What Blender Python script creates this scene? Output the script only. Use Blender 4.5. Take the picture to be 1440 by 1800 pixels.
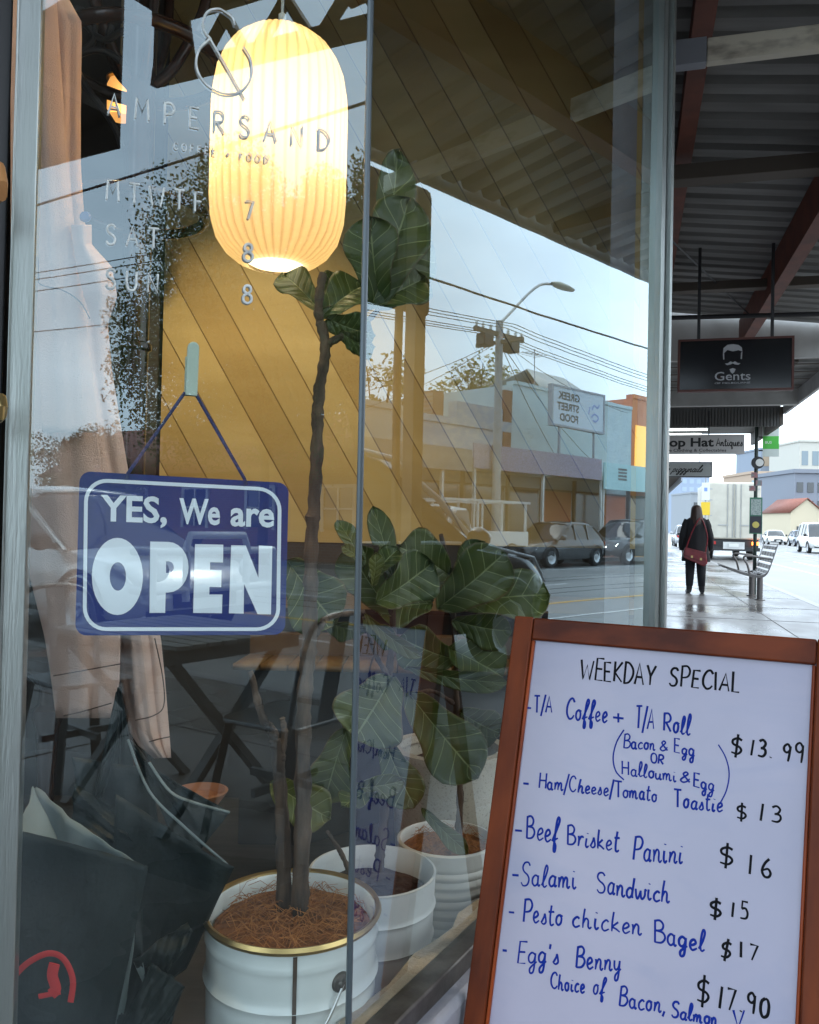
import bpy, bmesh, math, random
from mathutils import Vector, Matrix
import numpy as np
R_ = math.radians
random.seed(7)
for o in list(bpy.data.objects): bpy.data.objects.remove(o)
SC = bpy.context.scene
COL = SC.collection

# ------------------------------------------------------------------ camera
F = 1450.0; CX, CY = 720.0, 900.0; H = 1.2
PITCH = math.atan(21/1450.0); ROLL = .021
cam = bpy.data.objects.new('camera', bpy.data.cameras.new('camera')); COL.objects.link(cam)
cam.data.sensor_fit = 'HORIZONTAL'; cam.data.sensor_width = 36; cam.data.lens = 36*F/1440
cam.data.clip_start = .02; cam.data.clip_end = 3000
CR = Matrix.Rotation(math.pi/2+PITCH, 3, 'X') @ Matrix.Rotation(ROLL, 3, 'Z')
CAM = Vector((0, 0, H))
cam.matrix_world = Matrix.Translation(CAM) @ CR.to_4x4()
SC.camera = cam

# ------------------------------------------------------------------ light
SC.view_settings.view_transform = 'Standard'; SC.view_settings.look = 'None'
SC.view_settings.gamma = 1; SC.view_settings.exposure = 1.42
world = bpy.data.worlds.new('World'); SC.world = world; world.use_nodes = True
wn = world.node_tree; wn.nodes.clear()
SUN_EL, SUN_AZ = R_(52), R_(95)
sky = wn.nodes.new('ShaderNodeTexSky'); sky.sky_type = 'NISHITA'; sky.sun_disc = False
sky.sun_elevation = SUN_EL; sky.sun_rotation = SUN_AZ; sky.air_density = 1.0; sky.dust_density = 4.0; sky.ozone_density = 1.0
wmix = wn.nodes.new('ShaderNodeMixRGB'); wmix.blend_type = 'MIX'
wtc = wn.nodes.new('ShaderNodeTexCoord'); wno = wn.nodes.new('ShaderNodeTexNoise'); wno.inputs['Scale'].default_value = 2.2; wno.inputs['Detail'].default_value = 7
wmap = wn.nodes.new('ShaderNodeMapping'); wmap.inputs['Scale'].default_value = (1, 1, 2.6)
wr = wn.nodes.new('ShaderNodeMapRange'); wr.inputs['From Min'].default_value = .35; wr.inputs['From Max'].default_value = .7; wr.inputs['To Min'].default_value = .42; wr.inputs['To Max'].default_value = .85
wn.links.new(wtc.outputs['Generated'], wmap.inputs['Vector']); wn.links.new(wmap.outputs[0], wno.inputs['Vector']); wn.links.new(wno.outputs['Fac'], wr.inputs['Value'])
wn.links.new(wr.outputs[0], wmix.inputs['Fac']); wn.links.new(sky.outputs[0], wmix.inputs['Color1'])
wmix.inputs['Color2'].default_value = (11.2, 13.4, 15.4, 1)      # thin cloud veil
bg = wn.nodes.new('ShaderNodeBackground'); bg.inputs['Strength'].default_value = .12
wo = wn.nodes.new('ShaderNodeOutputWorld')
wn.links.new(wmix.outputs[0], bg.inputs['Color']); wn.links.new(bg.outputs[0], wo.inputs['Surface'])
sl = bpy.data.lights.new('sun', 'SUN'); sl.energy = .8; sl.angle = R_(15); sl.color = (1, .97, .92)
sun = bpy.data.objects.new('sun', sl); COL.objects.link(sun)
sd = Vector((math.sin(SUN_AZ)*math.cos(SUN_EL), math.cos(SUN_AZ)*math.cos(SUN_EL), math.sin(SUN_EL)))
sun.rotation_euler = (-sd).to_track_quat('-Z', 'Y').to_euler()
SC.cycles.use_denoising = True
SC.cycles.max_bounces = 10; SC.cycles.transparent_max_bounces = 24; SC.cycles.glossy_bounces = 5
SC.cycles.caustics_reflective = False; SC.cycles.caustics_refractive = False
SC.cycles.sample_clamp_indirect = 6

# ------------------------------------------------------------------ frames of reference
AL, BE, ST = R_(70), R_(30), R_(15)
J = Vector((-.073, 1.205, 0))                                   # foot of the joint between the two panes
dA = Vector((math.sin(AL), math.cos(AL), 0)); nA = Vector((math.cos(AL), -math.sin(AL), 0))
dB = Vector((math.sin(BE), math.cos(BE), 0)); nB = Vector((math.cos(BE), -math.sin(BE), 0))
U = Vector((math.sin(ST), math.cos(ST), 0)); V = Vector((math.cos(ST), -math.sin(ST), 0))
def W(u, v, z): return U*u + V*v + Vector((0, 0, z))
def ray(x, y): return CR @ Vector(((x-CX)/F, -(y-CY)/F, -1))
def P(x, y, Y): d = ray(x, y); return CAM + d*(Y/d.y)
def onp(x, y, pt, n): d = ray(x, y); return CAM + d*((pt-CAM).dot(n)/d.dot(n))
def onA(x, y, off=0.0): return onp(x, y, J+nA*off, nA)
def onB(x, y, off=0.0): return onp(x, y, J+nB*off, nB)
def mirror(x, y, n, v):
    """street point on the plane v that shows at this spot of a pane"""
    d = ray(x, y); c = CAM - n*(2*(CAM-J).dot(n)); dm = d - n*(2*d.dot(n))
    q = c + dm*((v-c.dot(V))/dm.dot(V)); return (q.dot(U), v, q.z)
def rA(x, y, v): return mirror(x, y, nA, v)
def rB(x, y, v): return mirror(x, y, nB, v)
RZ = -ST                                                         # street things: local x = across (v), local y = along (u)

# ------------------------------------------------------------------ materials
def _nt(name):
    m = bpy.data.materials.new(name); m.use_nodes = True
    nt = m.node_tree; b = nt.nodes['Principled BSDF']; return m, nt, b
def mat(name, c, rough=.6, metal=0, c2=None, scale=8, stretch=(1, 1, 1), bump=0, bscale=None, spec=.5, detail=6, lo=.35, hi=.65, rough2=None, coat=0):
    m, nt, b = _nt(name); N, L = nt.nodes, nt.links
    b.inputs['Base Color'].default_value = (*c, 1); b.inputs['Roughness'].default_value = rough
    b.inputs['Metallic'].default_value = metal; b.inputs['Specular IOR Level'].default_value = spec
    if coat: b.inputs['Coat Weight'].default_value = coat; b.inputs['Coat Roughness'].default_value = .05
    if c2 or bump or rough2 is not None:
        tc = N.new('ShaderNodeTexCoord'); mp = N.new('ShaderNodeMapping'); mp.inputs['Scale'].default_value = stretch
        L.new(tc.outputs['Object'], mp.inputs['Vector'])
        no = N.new('ShaderNodeTexNoise'); no.inputs['Scale'].default_value = scale; no.inputs['Detail'].default_value = detail
        L.new(mp.outputs[0], no.inputs['Vector'])
        mr = N.new('ShaderNodeMapRange'); mr.inputs['From Min'].default_value = lo; mr.inputs['From Max'].default_value = hi
        L.new(no.outputs['Fac'], mr.inputs['Value'])
        if c2:
            mx = N.new('ShaderNodeMixRGB'); mx.inputs['Color1'].default_value = (*c, 1); mx.inputs['Color2'].default_value = (*c2, 1)
            L.new(mr.outputs[0], mx.inputs['Fac']); L.new(mx.outputs[0], b.inputs['Base Color'])
        if rough2 is not None:
            r = N.new('ShaderNodeMapRange'); r.inputs['To Min'].default_value = rough; r.inputs['To Max'].default_value = rough2
            L.new(mr.outputs[0], r.inputs['Value']); L.new(r.outputs[0], b.inputs['Roughness'])
        if bump:
            n2 = no
            if bscale:
                n2 = N.new('ShaderNodeTexNoise'); n2.inputs['Scale'].default_value = bscale; n2.inputs['Detail'].default_value = 5
                L.new(mp.outputs[0], n2.inputs['Vector'])
            bp = N.new('ShaderNodeBump'); bp.inputs['Strength'].default_value = bump; bp.inputs['Distance'].default_value = .01
            L.new(n2.outputs['Fac'], bp.inputs['Height']); L.new(bp.outputs[0], b.inputs['Normal'])
    return m
def emit(name, c, s):
    m, nt, b = _nt(name); b.inputs['Base Color'].default_value = (*c, 1)
    b.inputs['Emission Color'].default_value = (*c, 1); b.inputs['Emission Strength'].default_value = s; return m
def wood(name, c, c2, axis='X', scale=18, rough=.35, coat=0, k=9, spec=.22):
    st = {'X': (.12*k/9, 1*k/9, 1*k/9), 'Y': (1*k/9, .12*k/9, 1*k/9), 'Z': (1*k/9, 1*k/9, .1*k/9)}[axis]
    return mat(name, c, rough, 0, c2, scale, st, .3, None, spec, 8, .38, .62, coat=coat)
def brick(name, c1, c2, mortar, scale=1.0, w=.24, h=.086, axes='xz', bump=.4, rough=.85):
    m, nt, b = _nt(name); N, L = nt.nodes, nt.links
    tc = N.new('ShaderNodeTexCoord'); sp = N.new('ShaderNodeSeparateXYZ'); cb = N.new('ShaderNodeCombineXYZ')
    L.new(tc.outputs['Object'], sp.inputs[0])
    L.new(sp.outputs[axes[0].upper()], cb.inputs['X']); L.new(sp.outputs[axes[1].upper()], cb.inputs['Y'])
    br = N.new('ShaderNodeTexBrick'); br.inputs['Scale'].default_value = scale
    br.inputs['Brick Width'].default_value = w; br.inputs['Row Height'].default_value = h; br.inputs['Mortar Size'].default_value = .008
    br.inputs['Color1'].default_value = (*c1, 1); br.inputs['Color2'].default_value = (*c2, 1); br.inputs['Mortar'].default_value = (*mortar, 1)
    L.new(cb.outputs[0], br.inputs['Vector']); L.new(br.outputs['Color'], b.inputs['Base Color'])
    bp = N.new('ShaderNodeBump'); bp.inputs['Strength'].default_value = bump; bp.inputs['Distance'].default_value = .02; bp.invert = True
    L.new(br.outputs['Fac'], bp.inputs['Height']); L.new(bp.outputs[0], b.inputs['Normal'])
    b.inputs['Roughness'].default_value = rough; return m
def pane_mat(name, r0, power, tint):
    m = bpy.data.materials.new(name); m.use_nodes = True; nt = m.node_tree; N, L = nt.nodes, nt.links; N.clear()
    out = N.new('ShaderNodeOutputMaterial'); mx = N.new('ShaderNodeMixShader')
    tr = N.new('ShaderNodeBsdfTransparent'); tr.inputs['Color'].default_value = (*tint, 1)
    gl = N.new('ShaderNodeBsdfGlossy'); gl.inputs['Roughness'].default_value = 0; gl.inputs['Color'].default_value = (.82, .96, 1, 1)
    lw = N.new('ShaderNodeLayerWeight'); lw.inputs['Blend'].default_value = .5
    pw = N.new('ShaderNodeMath'); pw.operation = 'POWER'; pw.inputs[1].default_value = power
    mu = N.new('ShaderNodeMath'); mu.operation = 'MULTIPLY_ADD'; mu.inputs[1].default_value = 1-r0; mu.inputs[2].default_value = r0
    L.new(lw.outputs['Facing'], pw.inputs[0]); L.new(pw.outputs[0], mu.inputs[0]); L.new(mu.outputs[0], mx.inputs['Fac'])
    L.new(tr.outputs[0], mx.inputs[1]); L.new(gl.outputs[0], mx.inputs[2]); L.new(mx.outputs[0], out.inputs['Surface'])
    # faint ripple of the float glass
    tc = N.new('ShaderNodeTexCoord'); no = N.new('ShaderNodeTexNoise'); no.inputs['Scale'].default_value = 2.5; no.inputs['Detail'].default_value = 1
    bp = N.new('ShaderNodeBump'); bp.inputs['Strength'].default_value = .03; bp.inputs['Distance'].default_value = .01
    L.new(tc.outputs['Object'], no.inputs['Vector']); L.new(no.outputs['Fac'], bp.inputs['Height']); L.new(bp.outputs[0], gl.inputs['Normal'])
    return m
def leaf_mat(name, c, c2, vein):
    m, nt, b = _nt(name); N, L = nt.nodes, nt.links
    uv = N.new('ShaderNodeUVMap'); uv.uv_map = 'UVMap'; sp = N.new('ShaderNodeSeparateXYZ'); L.new(uv.outputs[0], sp.inputs[0])
    def M(op, a, bb=None, cc=None):
        n = N.new('ShaderNodeMath'); n.operation = op
        for i, x in enumerate((a, bb, cc)):
            if x is None: continue
            if isinstance(x, (int, float)): n.inputs[i].default_value = x
            else: L.new(x, n.inputs[i])
        return n.outputs[0]
    d = M('ABSOLUTE', M('SUBTRACT', sp.outputs['X'], .5))
    mid = M('LESS_THAN', d, .014)
    ph = M('FRACT', M('SUBTRACT', M('MULTIPLY', sp.outputs['Y'], 6.5), M('POWER', M('MULTIPLY', d, 2.6), .85)))
    side = M('LESS_THAN', M('ABSOLUTE', M('SUBTRACT', ph, .5)), .03)
    vv = M('MAXIMUM', mid, side)
    tc = N.new('ShaderNodeTexCoord'); no = N.new('ShaderNodeTexNoise'); no.inputs['Scale'].default_value = 6; no.inputs['Detail'].default_value = 7
    L.new(tc.outputs['Object'], no.inputs['Vector'])
    m1 = N.new('ShaderNodeMixRGB'); m1.inputs['Color1'].default_value = (*c, 1); m1.inputs['Color2'].default_value = (*c2, 1)
    mr = N.new('ShaderNodeMapRange'); mr.inputs['From Min'].default_value = .4; mr.inputs['From Max'].default_value = .7
    L.new(no.outputs['Fac'], mr.inputs['Value']); L.new(mr.outputs[0], m1.inputs['Fac'])
    m2 = N.new('ShaderNodeMixRGB'); L.new(vv, m2.inputs['Fac']); L.new(m1.outputs[0], m2.inputs['Color1']); m2.inputs['Color2'].default_value = (*vein, 1)
    ed = N.new('ShaderNodeMapRange'); ed.inputs['From Min'].default_value = .465; ed.inputs['From Max'].default_value = .5; L.new(M('ADD', d, M('MULTIPLY', M('SUBTRACT', no.outputs['Fac'], .55), .12)), ed.inputs['Value'])
    m3 = N.new('ShaderNodeMixRGB'); L.new(ed.outputs[0], m3.inputs['Fac']); L.new(m2.outputs[0], m3.inputs['Color1']); m3.inputs['Color2'].default_value = (.13, .085, .03, 1); m2 = m3
    L.new(m2.outputs[0], b.inputs['Base Color']); b.inputs['Roughness'].default_value = .42
    bp = N.new('ShaderNodeBump'); bp.inputs['Strength'].default_value = .5; bp.inputs['Distance'].default_value = .004
    hh = M('ADD', M('MULTIPLY', M('ABSOLUTE', M('SUBTRACT', ph, .5)), 1.0), M('MULTIPLY', no.outputs['Fac'], .4))
    L.new(hh, bp.inputs['Height']); L.new(bp.outputs[0], b.inputs['Normal'])
    out = N['Material Output']; tl = N.new('ShaderNodeBsdfTranslucent'); L.new(m2.outputs[0], tl.inputs['Color'])
    ms = N.new('ShaderNodeMixShader'); ms.inputs['Fac'].default_value = .22; L.new(b.outputs[0], ms.inputs[1]); L.new(tl.outputs[0], ms.inputs[2]); L.new(ms.outputs[0], out.inputs['Surface'])
    return m

# ------------------------------------------------------------------ mesh helpers
class MB:
    def __init__(s): s.v = []; s.f = []; s.uv = {}; s.sm = []; s.mi = []
    def add(s, vs, fs, smooth=False, mi=0):
        o = len(s.v); s.v += [Vector(p) for p in vs]
        for f in fs: s.f.append([i+o for i in f]); s.sm.append(smooth); s.mi.append(mi)
        return o
    def box(s, a, b, M=None, mi=0):
        (x0, y0, z0), (x1, y1, z1) = a, b
        vs = [Vector(p) for p in ((x0,y0,z0),(x1,y0,z0),(x1,y1,z0),(x0,y1,z0),(x0,y0,z1),(x1,y0,z1),(x1,y1,z1),(x0,y1,z1))]
        if M: vs = [M @ p for p in vs]
        s.add(vs, [(0,3,2,1),(4,5,6,7),(0,1,5,4),(1,2,6,5),(2,3,7,6),(3,0,4,7)], mi=mi); return s
    def beam(s, p, q, w, h, up=Vector((0, 0, 1))):
        p, q = Vector(p), Vector(q); d = (q-p).normalized(); a = d.cross(up)
        a = (a if a.length > 1e-4 else d.cross(Vector((1, 0, 0)))).normalized(); c = a.cross(d).normalized()
        vs = [e + a*(i*w/2) + c*(j*h/2) for e in (p, q) for i, j in ((-1,-1),(1,-1),(1,1),(-1,1))]
        s.add(vs, [(0,1,2,3),(7,6,5,4),(0,4,5,1),(1,5,6,2),(2,6,7,3),(3,7,4,0)]); return s
    def tube(s, pts, r, n=8, cap=True, flat=None):
        """round bar along pts; flat = (normal, factor) squashes it against a plane"""
        pts = [Vector(p) for p in pts]; k = len(pts)
        rr = [r]*k if isinstance(r, (int, float)) else list(r)
        vs = []; pa = None
        for i, p in enumerate(pts):
            t = (pts[min(i+1, k-1)] - pts[max(i-1, 0)])
            t = t.normalized() if t.length > 1e-9 else Vector((0, 0, 1))
            if flat: a = flat[0].cross(t); a = a.normalized() if a.length > 1e-6 else t.orthogonal().normalized(); b = flat[0]*flat[1]
            else:
                if pa is None: a = t.orthogonal().normalized()
                else:
                    a = pa - t*pa.dot(t); a = a.normalized() if a.length > 1e-6 else t.orthogonal().normalized()
                pa = a; b = t.cross(a)
            for j in range(n):
                th = 2*math.pi*j/n; vs.append(p + (a*math.cos(th) + b*math.sin(th))*rr[i])
        fs = [(i*n+j, i*n+(j+1) % n, (i+1)*n+(j+1) % n, (i+1)*n+j) for i in range(k-1) for j in range(n)]
        if cap: fs += [tuple(range(n))[::-1], tuple(range((k-1)*n, k*n))]
        s.add(vs, fs, True); return s
    def lathe(s, prof, n=32, c=(0, 0, 0), rib=None, cap=False, axis=None):
        c = Vector(c); vs = []
        for (r, z) in prof:
            for j in range(n):
                th = 2*math.pi*j/n; q = r*(rib(th) if rib else 1)
                p = Vector((q*math.cos(th), q*math.sin(th), z))
                if axis: p = axis @ p
                vs.append(c+p)
        k = len(prof)
        fs = [(i*n+j, i*n+(j+1) % n, (i+1)*n+(j+1) % n, (i+1)*n+j) for i in range(k-1) for j in range(n)]
        if cap: fs += [tuple(range(n))[::-1], tuple(range((k-1)*n, k*n))]
        s.add(vs, fs, True); return s
    def prism(s, poly, ext):
        """polygon (3-D points) pushed along the vector ext"""
        poly = [Vector(p) for p in poly]; n = len(poly); ext = Vector(ext)
        s.add(poly + [p+ext for p in poly], [tuple(range(n))[::-1], tuple(range(n, 2*n))] + [(i, (i+1) % n, n+(i+1) % n, n+i) for i in range(n)]); return s
    def grid(s, rows, smooth=True, uv=None):
        n = len(rows[0]); o = s.add([p for r in rows for p in r], [(i*n+j, i*n+j+1, (i+1)*n+j+1, (i+1)*n+j) for i in range(len(rows)-1) for j in range(n-1)], smooth)
        if uv:
            for i, r in enumerate(uv):
                for j, q in enumerate(r): s.uv[o+i*n+j] = q
        return s
    def mesh(s, name, M=None):
        me = bpy.data.meshes.new(name)
        vs = [M @ p for p in s.v] if M else s.v
        me.from_pydata([tuple(p) for p in vs], [], s.f); me.polygons.foreach_set('use_smooth', s.sm); me.polygons.foreach_set('material_index', s.mi)
        if s.uv:
            l = me.uv_layers.new(name='UVMap')
            for lp in me.loops: l.data[lp.index].uv = s.uv.get(lp.vertex_index, (0, 0))
        me.update(); me.set_sharp_from_angle(angle=R_(38)); return me

def empty_mat(o): return Matrix.Translation(o.location) @ Matrix.Rotation(o.rotation_euler.z, 4, 'Z')
def tag(o, label, cat, group=None, kind=None):
    if label: o['label'] = label
    if cat: o['category'] = cat
    if group: o['group'] = group
    if kind: o['kind'] = kind
    return o
def thing(name, label, cat, loc=(0, 0, 0), rz=0, group=None):
    o = bpy.data.objects.new(name, None); COL.objects.link(o); o.empty_display_size = .1
    o.location = loc; o.rotation_euler = (0, 0, rz); return tag(o, label, cat, group)
ABS = {}
def absm(o):
    m = empty_mat(o); p = o.parent
    while p: m = empty_mat(p) @ m; p = p.parent
    return m
def islands(mb):
    par = list(range(len(mb.v)))
    def find(a):
        while par[a] != a: par[a] = par[par[a]]; a = par[a]
        return a
    for f in mb.f:
        for i in f[1:]: par[find(i)] = find(f[0])
    out = {}
    for f, sm, mi in zip(mb.f, mb.sm, mb.mi): out.setdefault(find(f[0]), []).append((f, sm, mi))
    for fs in out.values():
        ids = sorted({i for f, _, _ in fs for i in f}); mp = {i: k for k, i in enumerate(ids)}; q = MB()
        q.v = [mb.v[i] for i in ids]; q.f = [[mp[i] for i in f] for f, _, _ in fs]; q.sm = [x[1] for x in fs]; q.mi = [x[2] for x in fs]; yield q
def parts(mb, name, m, parent, world=False, bevel=0):
    return [part(q, name, m, parent, world, bevel) for q in islands(mb)]
def part(mb, name, m, parent, world=False, bevel=0, sub=0, solid=0, label=None):
    me = mb.mesh(name, absm(parent).inverted() if world else None)
    for x in (m if isinstance(m, (list, tuple)) else [m]): me.materials.append(x)
    o = bpy.data.objects.new(name, me); COL.objects.link(o); o.parent = parent
    mods(o, bevel, sub, solid)
    if label: o['label'] = label
    return o
def mods(o, bevel, sub, solid):
    if solid: md = o.modifiers.new('solid', 'SOLIDIFY'); md.thickness = solid; md.offset = 0
    if bevel: md = o.modifiers.new('bevel', 'BEVEL'); md.width = bevel; md.segments = 2; md.limit_method = 'ANGLE'; md.angle_limit = R_(40)
    if sub: md = o.modifiers.new('sub', 'SUBSURF'); md.levels = sub; md.render_levels = sub
def single(mb, name, m, label, cat, loc=(0, 0, 0), rz=0, group=None, kind=None, world=True, bevel=0, sub=0, solid=0):
    M = Matrix.Translation(Vector(loc)) @ Matrix.Rotation(rz, 4, 'Z')
    me = mb.mesh(name, M.inverted() if world else None)
    for x in (m if isinstance(m, (list, tuple)) else [m]): me.materials.append(x)
    o = bpy.data.objects.new(name, me); COL.objects.link(o); o.location = loc; o.rotation_euler = (0, 0, rz)
    mods(o, bevel, sub, solid); return tag(o, label, cat, group, kind)
def struct(mb, name, m, **k):
    return single(mb, name, m, k.pop('label', None), k.pop('cat', None), kind='structure', **k)
def copy_tree(o, parent=None):
    c = o.copy(); COL.objects.link(c)
    if parent: c.parent = parent
    for ch in list(o.children): copy_tree(ch, c)
    return c
def cr(pts, n=6, closed=False):
    """Catmull-Rom through points"""
    pts = [Vector(p) for p in pts]; k = len(pts)
    if k < 3: return pts
    out = []
    for i in range(k if closed else k-1):
        if closed: a, b, c, d = pts[(i-1) % k], pts[i], pts[(i+1) % k], pts[(i+2) % k]
        else: a, b, c, d = pts[max(i-1, 0)], pts[i], pts[i+1], pts[min(i+2, k-1)]
        for j in range(n):
            t = j/n
            out.append(.5*((2*b) + (c-a)*t + (2*a-5*b+4*c-d)*t*t + (3*b-a-3*c+d)*t**3))
    if not closed: out.append(pts[-1])
    return out
def interp(x, xs, ys):
    return float(np.interp(x, xs, ys))
def font_polys(text, bold=0.0, size=1.0):
    cu = bpy.data.curves.new('t', 'FONT'); cu.body = text; cu.size = size; cu.offset = bold; cu.resolution_u = 3
    ob = bpy.data.objects.new('t', cu); COL.objects.link(ob); bpy.context.view_layer.update()
    me = ob.evaluated_get(bpy.context.evaluated_depsgraph_get()).to_mesh()
    vs = [(p.co.x, p.co.y) for p in me.vertices]; fs = [tuple(p.vertices) for p in me.polygons]
    ob.to_mesh_clear(); bpy.data.objects.remove(ob); bpy.data.curves.remove(cu)
    return vs, fs
def lettering(mb, text, org, xd, yd, width=None, height=None, bold=0.0, mi=0):
    """flat letters from org along xd, cap height along yd (world vectors); width/height in metres"""
    vs, fs = font_polys(text, bold)
    xs = [p[0] for p in vs]; ys = [p[1] for p in vs]; x0, x1, y1 = min(xs), max(xs), .729
    sx = (width/(x1-x0)) if width else height/y1; sy = (height/y1) if height else sx
    org, xd, yd = Vector(org), Vector(xd), Vector(yd)
    mb.add([org + xd*((x-x0)*sx) + yd*(y*sy) for x, y in vs], fs, mi=mi)

# single-stroke letters: cap height 1, x-height .5; ~ = smooth stroke
G = {
'A': (.62, '0,0 .3,1 .6,0;.1,.35 .5,.35'), 'B': (.6, '.05,1 .05,0;~.0,.95 .3,1.02 .48,.85 .4,.62 .1,.54;~.1,.54 .45,.5 .58,.28 .4,.04 .02,0'),
'C': (.62, '~.58,.82 .42,1 .2,.92 .04,.6 .06,.25 .25,.02 .45,.04 .6,.2'), 'D': (.66, '.06,1 .06,0;~.0,.99 .3,.96 .56,.7 .58,.4 .36,.08 .02,0'),
'E': (.52, '.48,1 .05,1 .05,0 .5,0;.05,.52 .42,.52'), 'F': (.5, '.05,0 .05,1 .48,1;.05,.53 .4,.53'), 'H': (.62, '.05,1 .05,0;.55,1 .55,0;.05,.5 .55,.52'),
'I': (.2, '.1,1 .1,0'), 'K': (.58, '.06,1 .06,0;.52,1 .08,.45 .54,0'), 'L': (.5, '.06,1 .06,0 .48,0'), 'M': (.76, '.04,0 .1,1 .38,.35 .66,1 .72,0'),
'N': (.64, '.05,0 .05,1 .58,0 .58,1'), 'O': (.68, '~.34,1 .1,.85 .03,.5 .12,.12 .34,0 .56,.12 .64,.5 .56,.86 .34,1'), 'P': (.56, '.06,1 .06,0;~.0,.98 .35,1.02 .53,.8 .42,.52 .08,.44'),
'R': (.6, '.06,1 .06,0;~.0,.98 .35,1.02 .52,.8 .42,.56 .1,.48;.2,.48 .56,0'), 'S': (.56, '~.5,.86 .38,1 .16,.97 .06,.78 .16,.6 .4,.45 .5,.25 .4,.03 .16,0 .03,.14'),
'T': (.56, '0,1 .56,1;.28,1 .28,0'), 'U': (.62, '~.05,1 .05,.35 .14,.06 .31,0 .48,.06 .57,.35 .57,1'), 'V': (.6, '0,1 .28,0 .6,1.05'), 'W': (.86, '0,1 .2,0 .43,.75 .64,0 .84,1'), 'Y': (.58, '0,1 .28,.48 .3,0;.3,.48 .58,1'),
'a': (.5, '~.4,.42 .22,.5 .06,.34 .06,.12 .2,0 .36,.12 .4,.42;~.4,.5 .38,.12 .44,.0 .52,.08'), 'b': (.48, '~.1,1 .06,.5 .06,.02;~.06,.3 .24,.5 .4,.3 .3,.04 .06,.06'),
'c': (.44, '~.38,.42 .24,.5 .07,.34 .07,.12 .22,0 .44,.1'), 'd': (.5, '~.4,.42 .22,.5 .06,.34 .06,.12 .2,0 .36,.12 .42,.5;~.46,1.02 .42,.5 .4,.1 .5,.04'),
'e': (.44, '~.02,.22 .2,.24 .36,.36 .26,.5 .1,.4 .06,.16 .2,0 .44,.12'), 'f': (.4, '~.0,.05 .2,.45 .4,.9 .3,1.05 .2,.8 .16,.2 .14,-.3 .24,-.35 .26,-.1 .12,.08 .38,.2'),
'g': (.5, '~.4,.42 .22,.5 .06,.34 .08,.12 .22,.04 .36,.16 .42,.48;~.42,.48 .4,.0 .34,-.36 .18,-.42 .14,-.24 .3,-.06 .52,.1'), 'h': (.5, '~.16,.98 .08,.5 .04,.0;~.04,.2 .2,.48 .34,.4 .34,.1 .42,.0 .52,.1'),
'i': (.26, '~.08,.48 .06,.14 .14,.0 .26,.1;.12,.72 .13,.76'), 'k': (.46, '~.12,1 .06,.5 .05,0;~.36,.5 .2,.36 .08,.24 .26,.14 .46,.0'), 'l': (.3, '~.0,.08 .18,.5 .26,.9 .16,1.04 .08,.7 .08,.16 .18,.0 .32,.1'),
'm': (.72, '~.02,.48 .06,.3 .04,.0;~.05,.2 .18,.48 .3,.4 .3,.0;~.3,.2 .44,.48 .56,.4 .56,.1 .64,.0 .74,.1'), 'n': (.5, '~.02,.48 .06,.3 .04,.0;~.05,.2 .2,.48 .34,.4 .34,.1 .42,.0 .52,.1'),
'o': (.46, '~.24,.5 .08,.38 .06,.14 .2,.0 .36,.1 .38,.36 .24,.5 .46,.44'), 'r': (.38, '~.02,.48 .07,.3 .05,.0;~.06,.24 .2,.46 .36,.42'), 's': (.38, '~.02,.06 .2,.36 .24,.5 .3,.3 .32,.1 .18,.0 .04,.06'),
't': (.36, '~.18,.9 .12,.4 .14,.06 .24,.0 .36,.08;.0,.6 .36,.62'), 'u': (.5, '~.04,.48 .04,.14 .16,.0 .32,.12 .38,.48;~.38,.48 .38,.1 .44,.0 .52,.1'), 'w': (.66, '~.02,.48 .08,.06 .18,.02 .32,.42;~.32,.42 .36,.06 .46,.02 .58,.2 .6,.5 .68,.42'),
'y': (.5, '~.04,.48 .06,.18 .18,.06 .34,.18 .4,.48;~.4,.48 .38,.0 .32,-.36 .16,-.42 .14,-.22 .3,-.04 .52,.12'), 'p': (.5, '~.04,.5 .08,.2 .02,-.4;~.06,.3 .24,.5 .4,.3 .3,.04 .08,.06'), 'q': (.5, '~.4,.42 .22,.5 .06,.34 .06,.12 .2,0 .36,.12 .4,.5;~.4,.5 .38,-.36 .5,-.2'), 'z': (.44, '.04,.46 .38,.46 .04,.02 .42,.02'),
'1': (.26, '.13,1 .1,0'), '3': (.52, '~.06,.92 .28,1.02 .46,.82 .36,.58 .18,.52;~.18,.52 .44,.46 .5,.22 .34,.02 .04,.06'), '5': (.5, '.48,1 .14,1 .1,.56;~.1,.56 .34,.62 .48,.36 .38,.06 .02,.02'),
'6': (.52, '~.42,1 .2,.72 .06,.32 .16,.04 .36,.04 .46,.26 .34,.46 .1,.34'), '7': (.52, '.02,1 .5,1 .2,0'), '8': (.54, '~.27,.54 .08,.68 .1,.92 .27,1 .44,.92 .46,.68 .27,.54 .05,.4 .05,.12 .27,0 .49,.12 .49,.4 .27,.54'),
'9': (.5, '~.44,.82 .28,1 .08,.86 .1,.62 .28,.52 .44,.66 .46,.9;~.46,.9 .44,.4 .4,.0'), '0': (.56, '~.28,1 .1,.82 .06,.4 .16,.06 .3,0 .46,.16 .5,.6 .42,.92 .28,1'),
'$': (.6, '~.52,.84 .34,.95 .12,.84 .14,.62 .42,.46 .5,.26 .34,.08 .06,.16;.34,1.18 .26,-.14'), '.': (.22, '.1,.0 .12,.05'), ',': (.22, '.14,.08 .04,-.2'), '/': (.34, '.0,-.25 .34,1.15'), '-': (.3, '.0,.35 .26,.35'), '+': (.5, '.0,.4 .5,.4;.25,.68 .25,.12'),
'&': (.6, '~.58,.05 .3,.5 .16,.8 .3,1 .42,.82 .2,.5 .04,.2 .2,.0 .42,.12 .56,.4'), "'": (.2, '.12,1.05 .08,.8'), ' ': (.4, ''),
}
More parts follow.
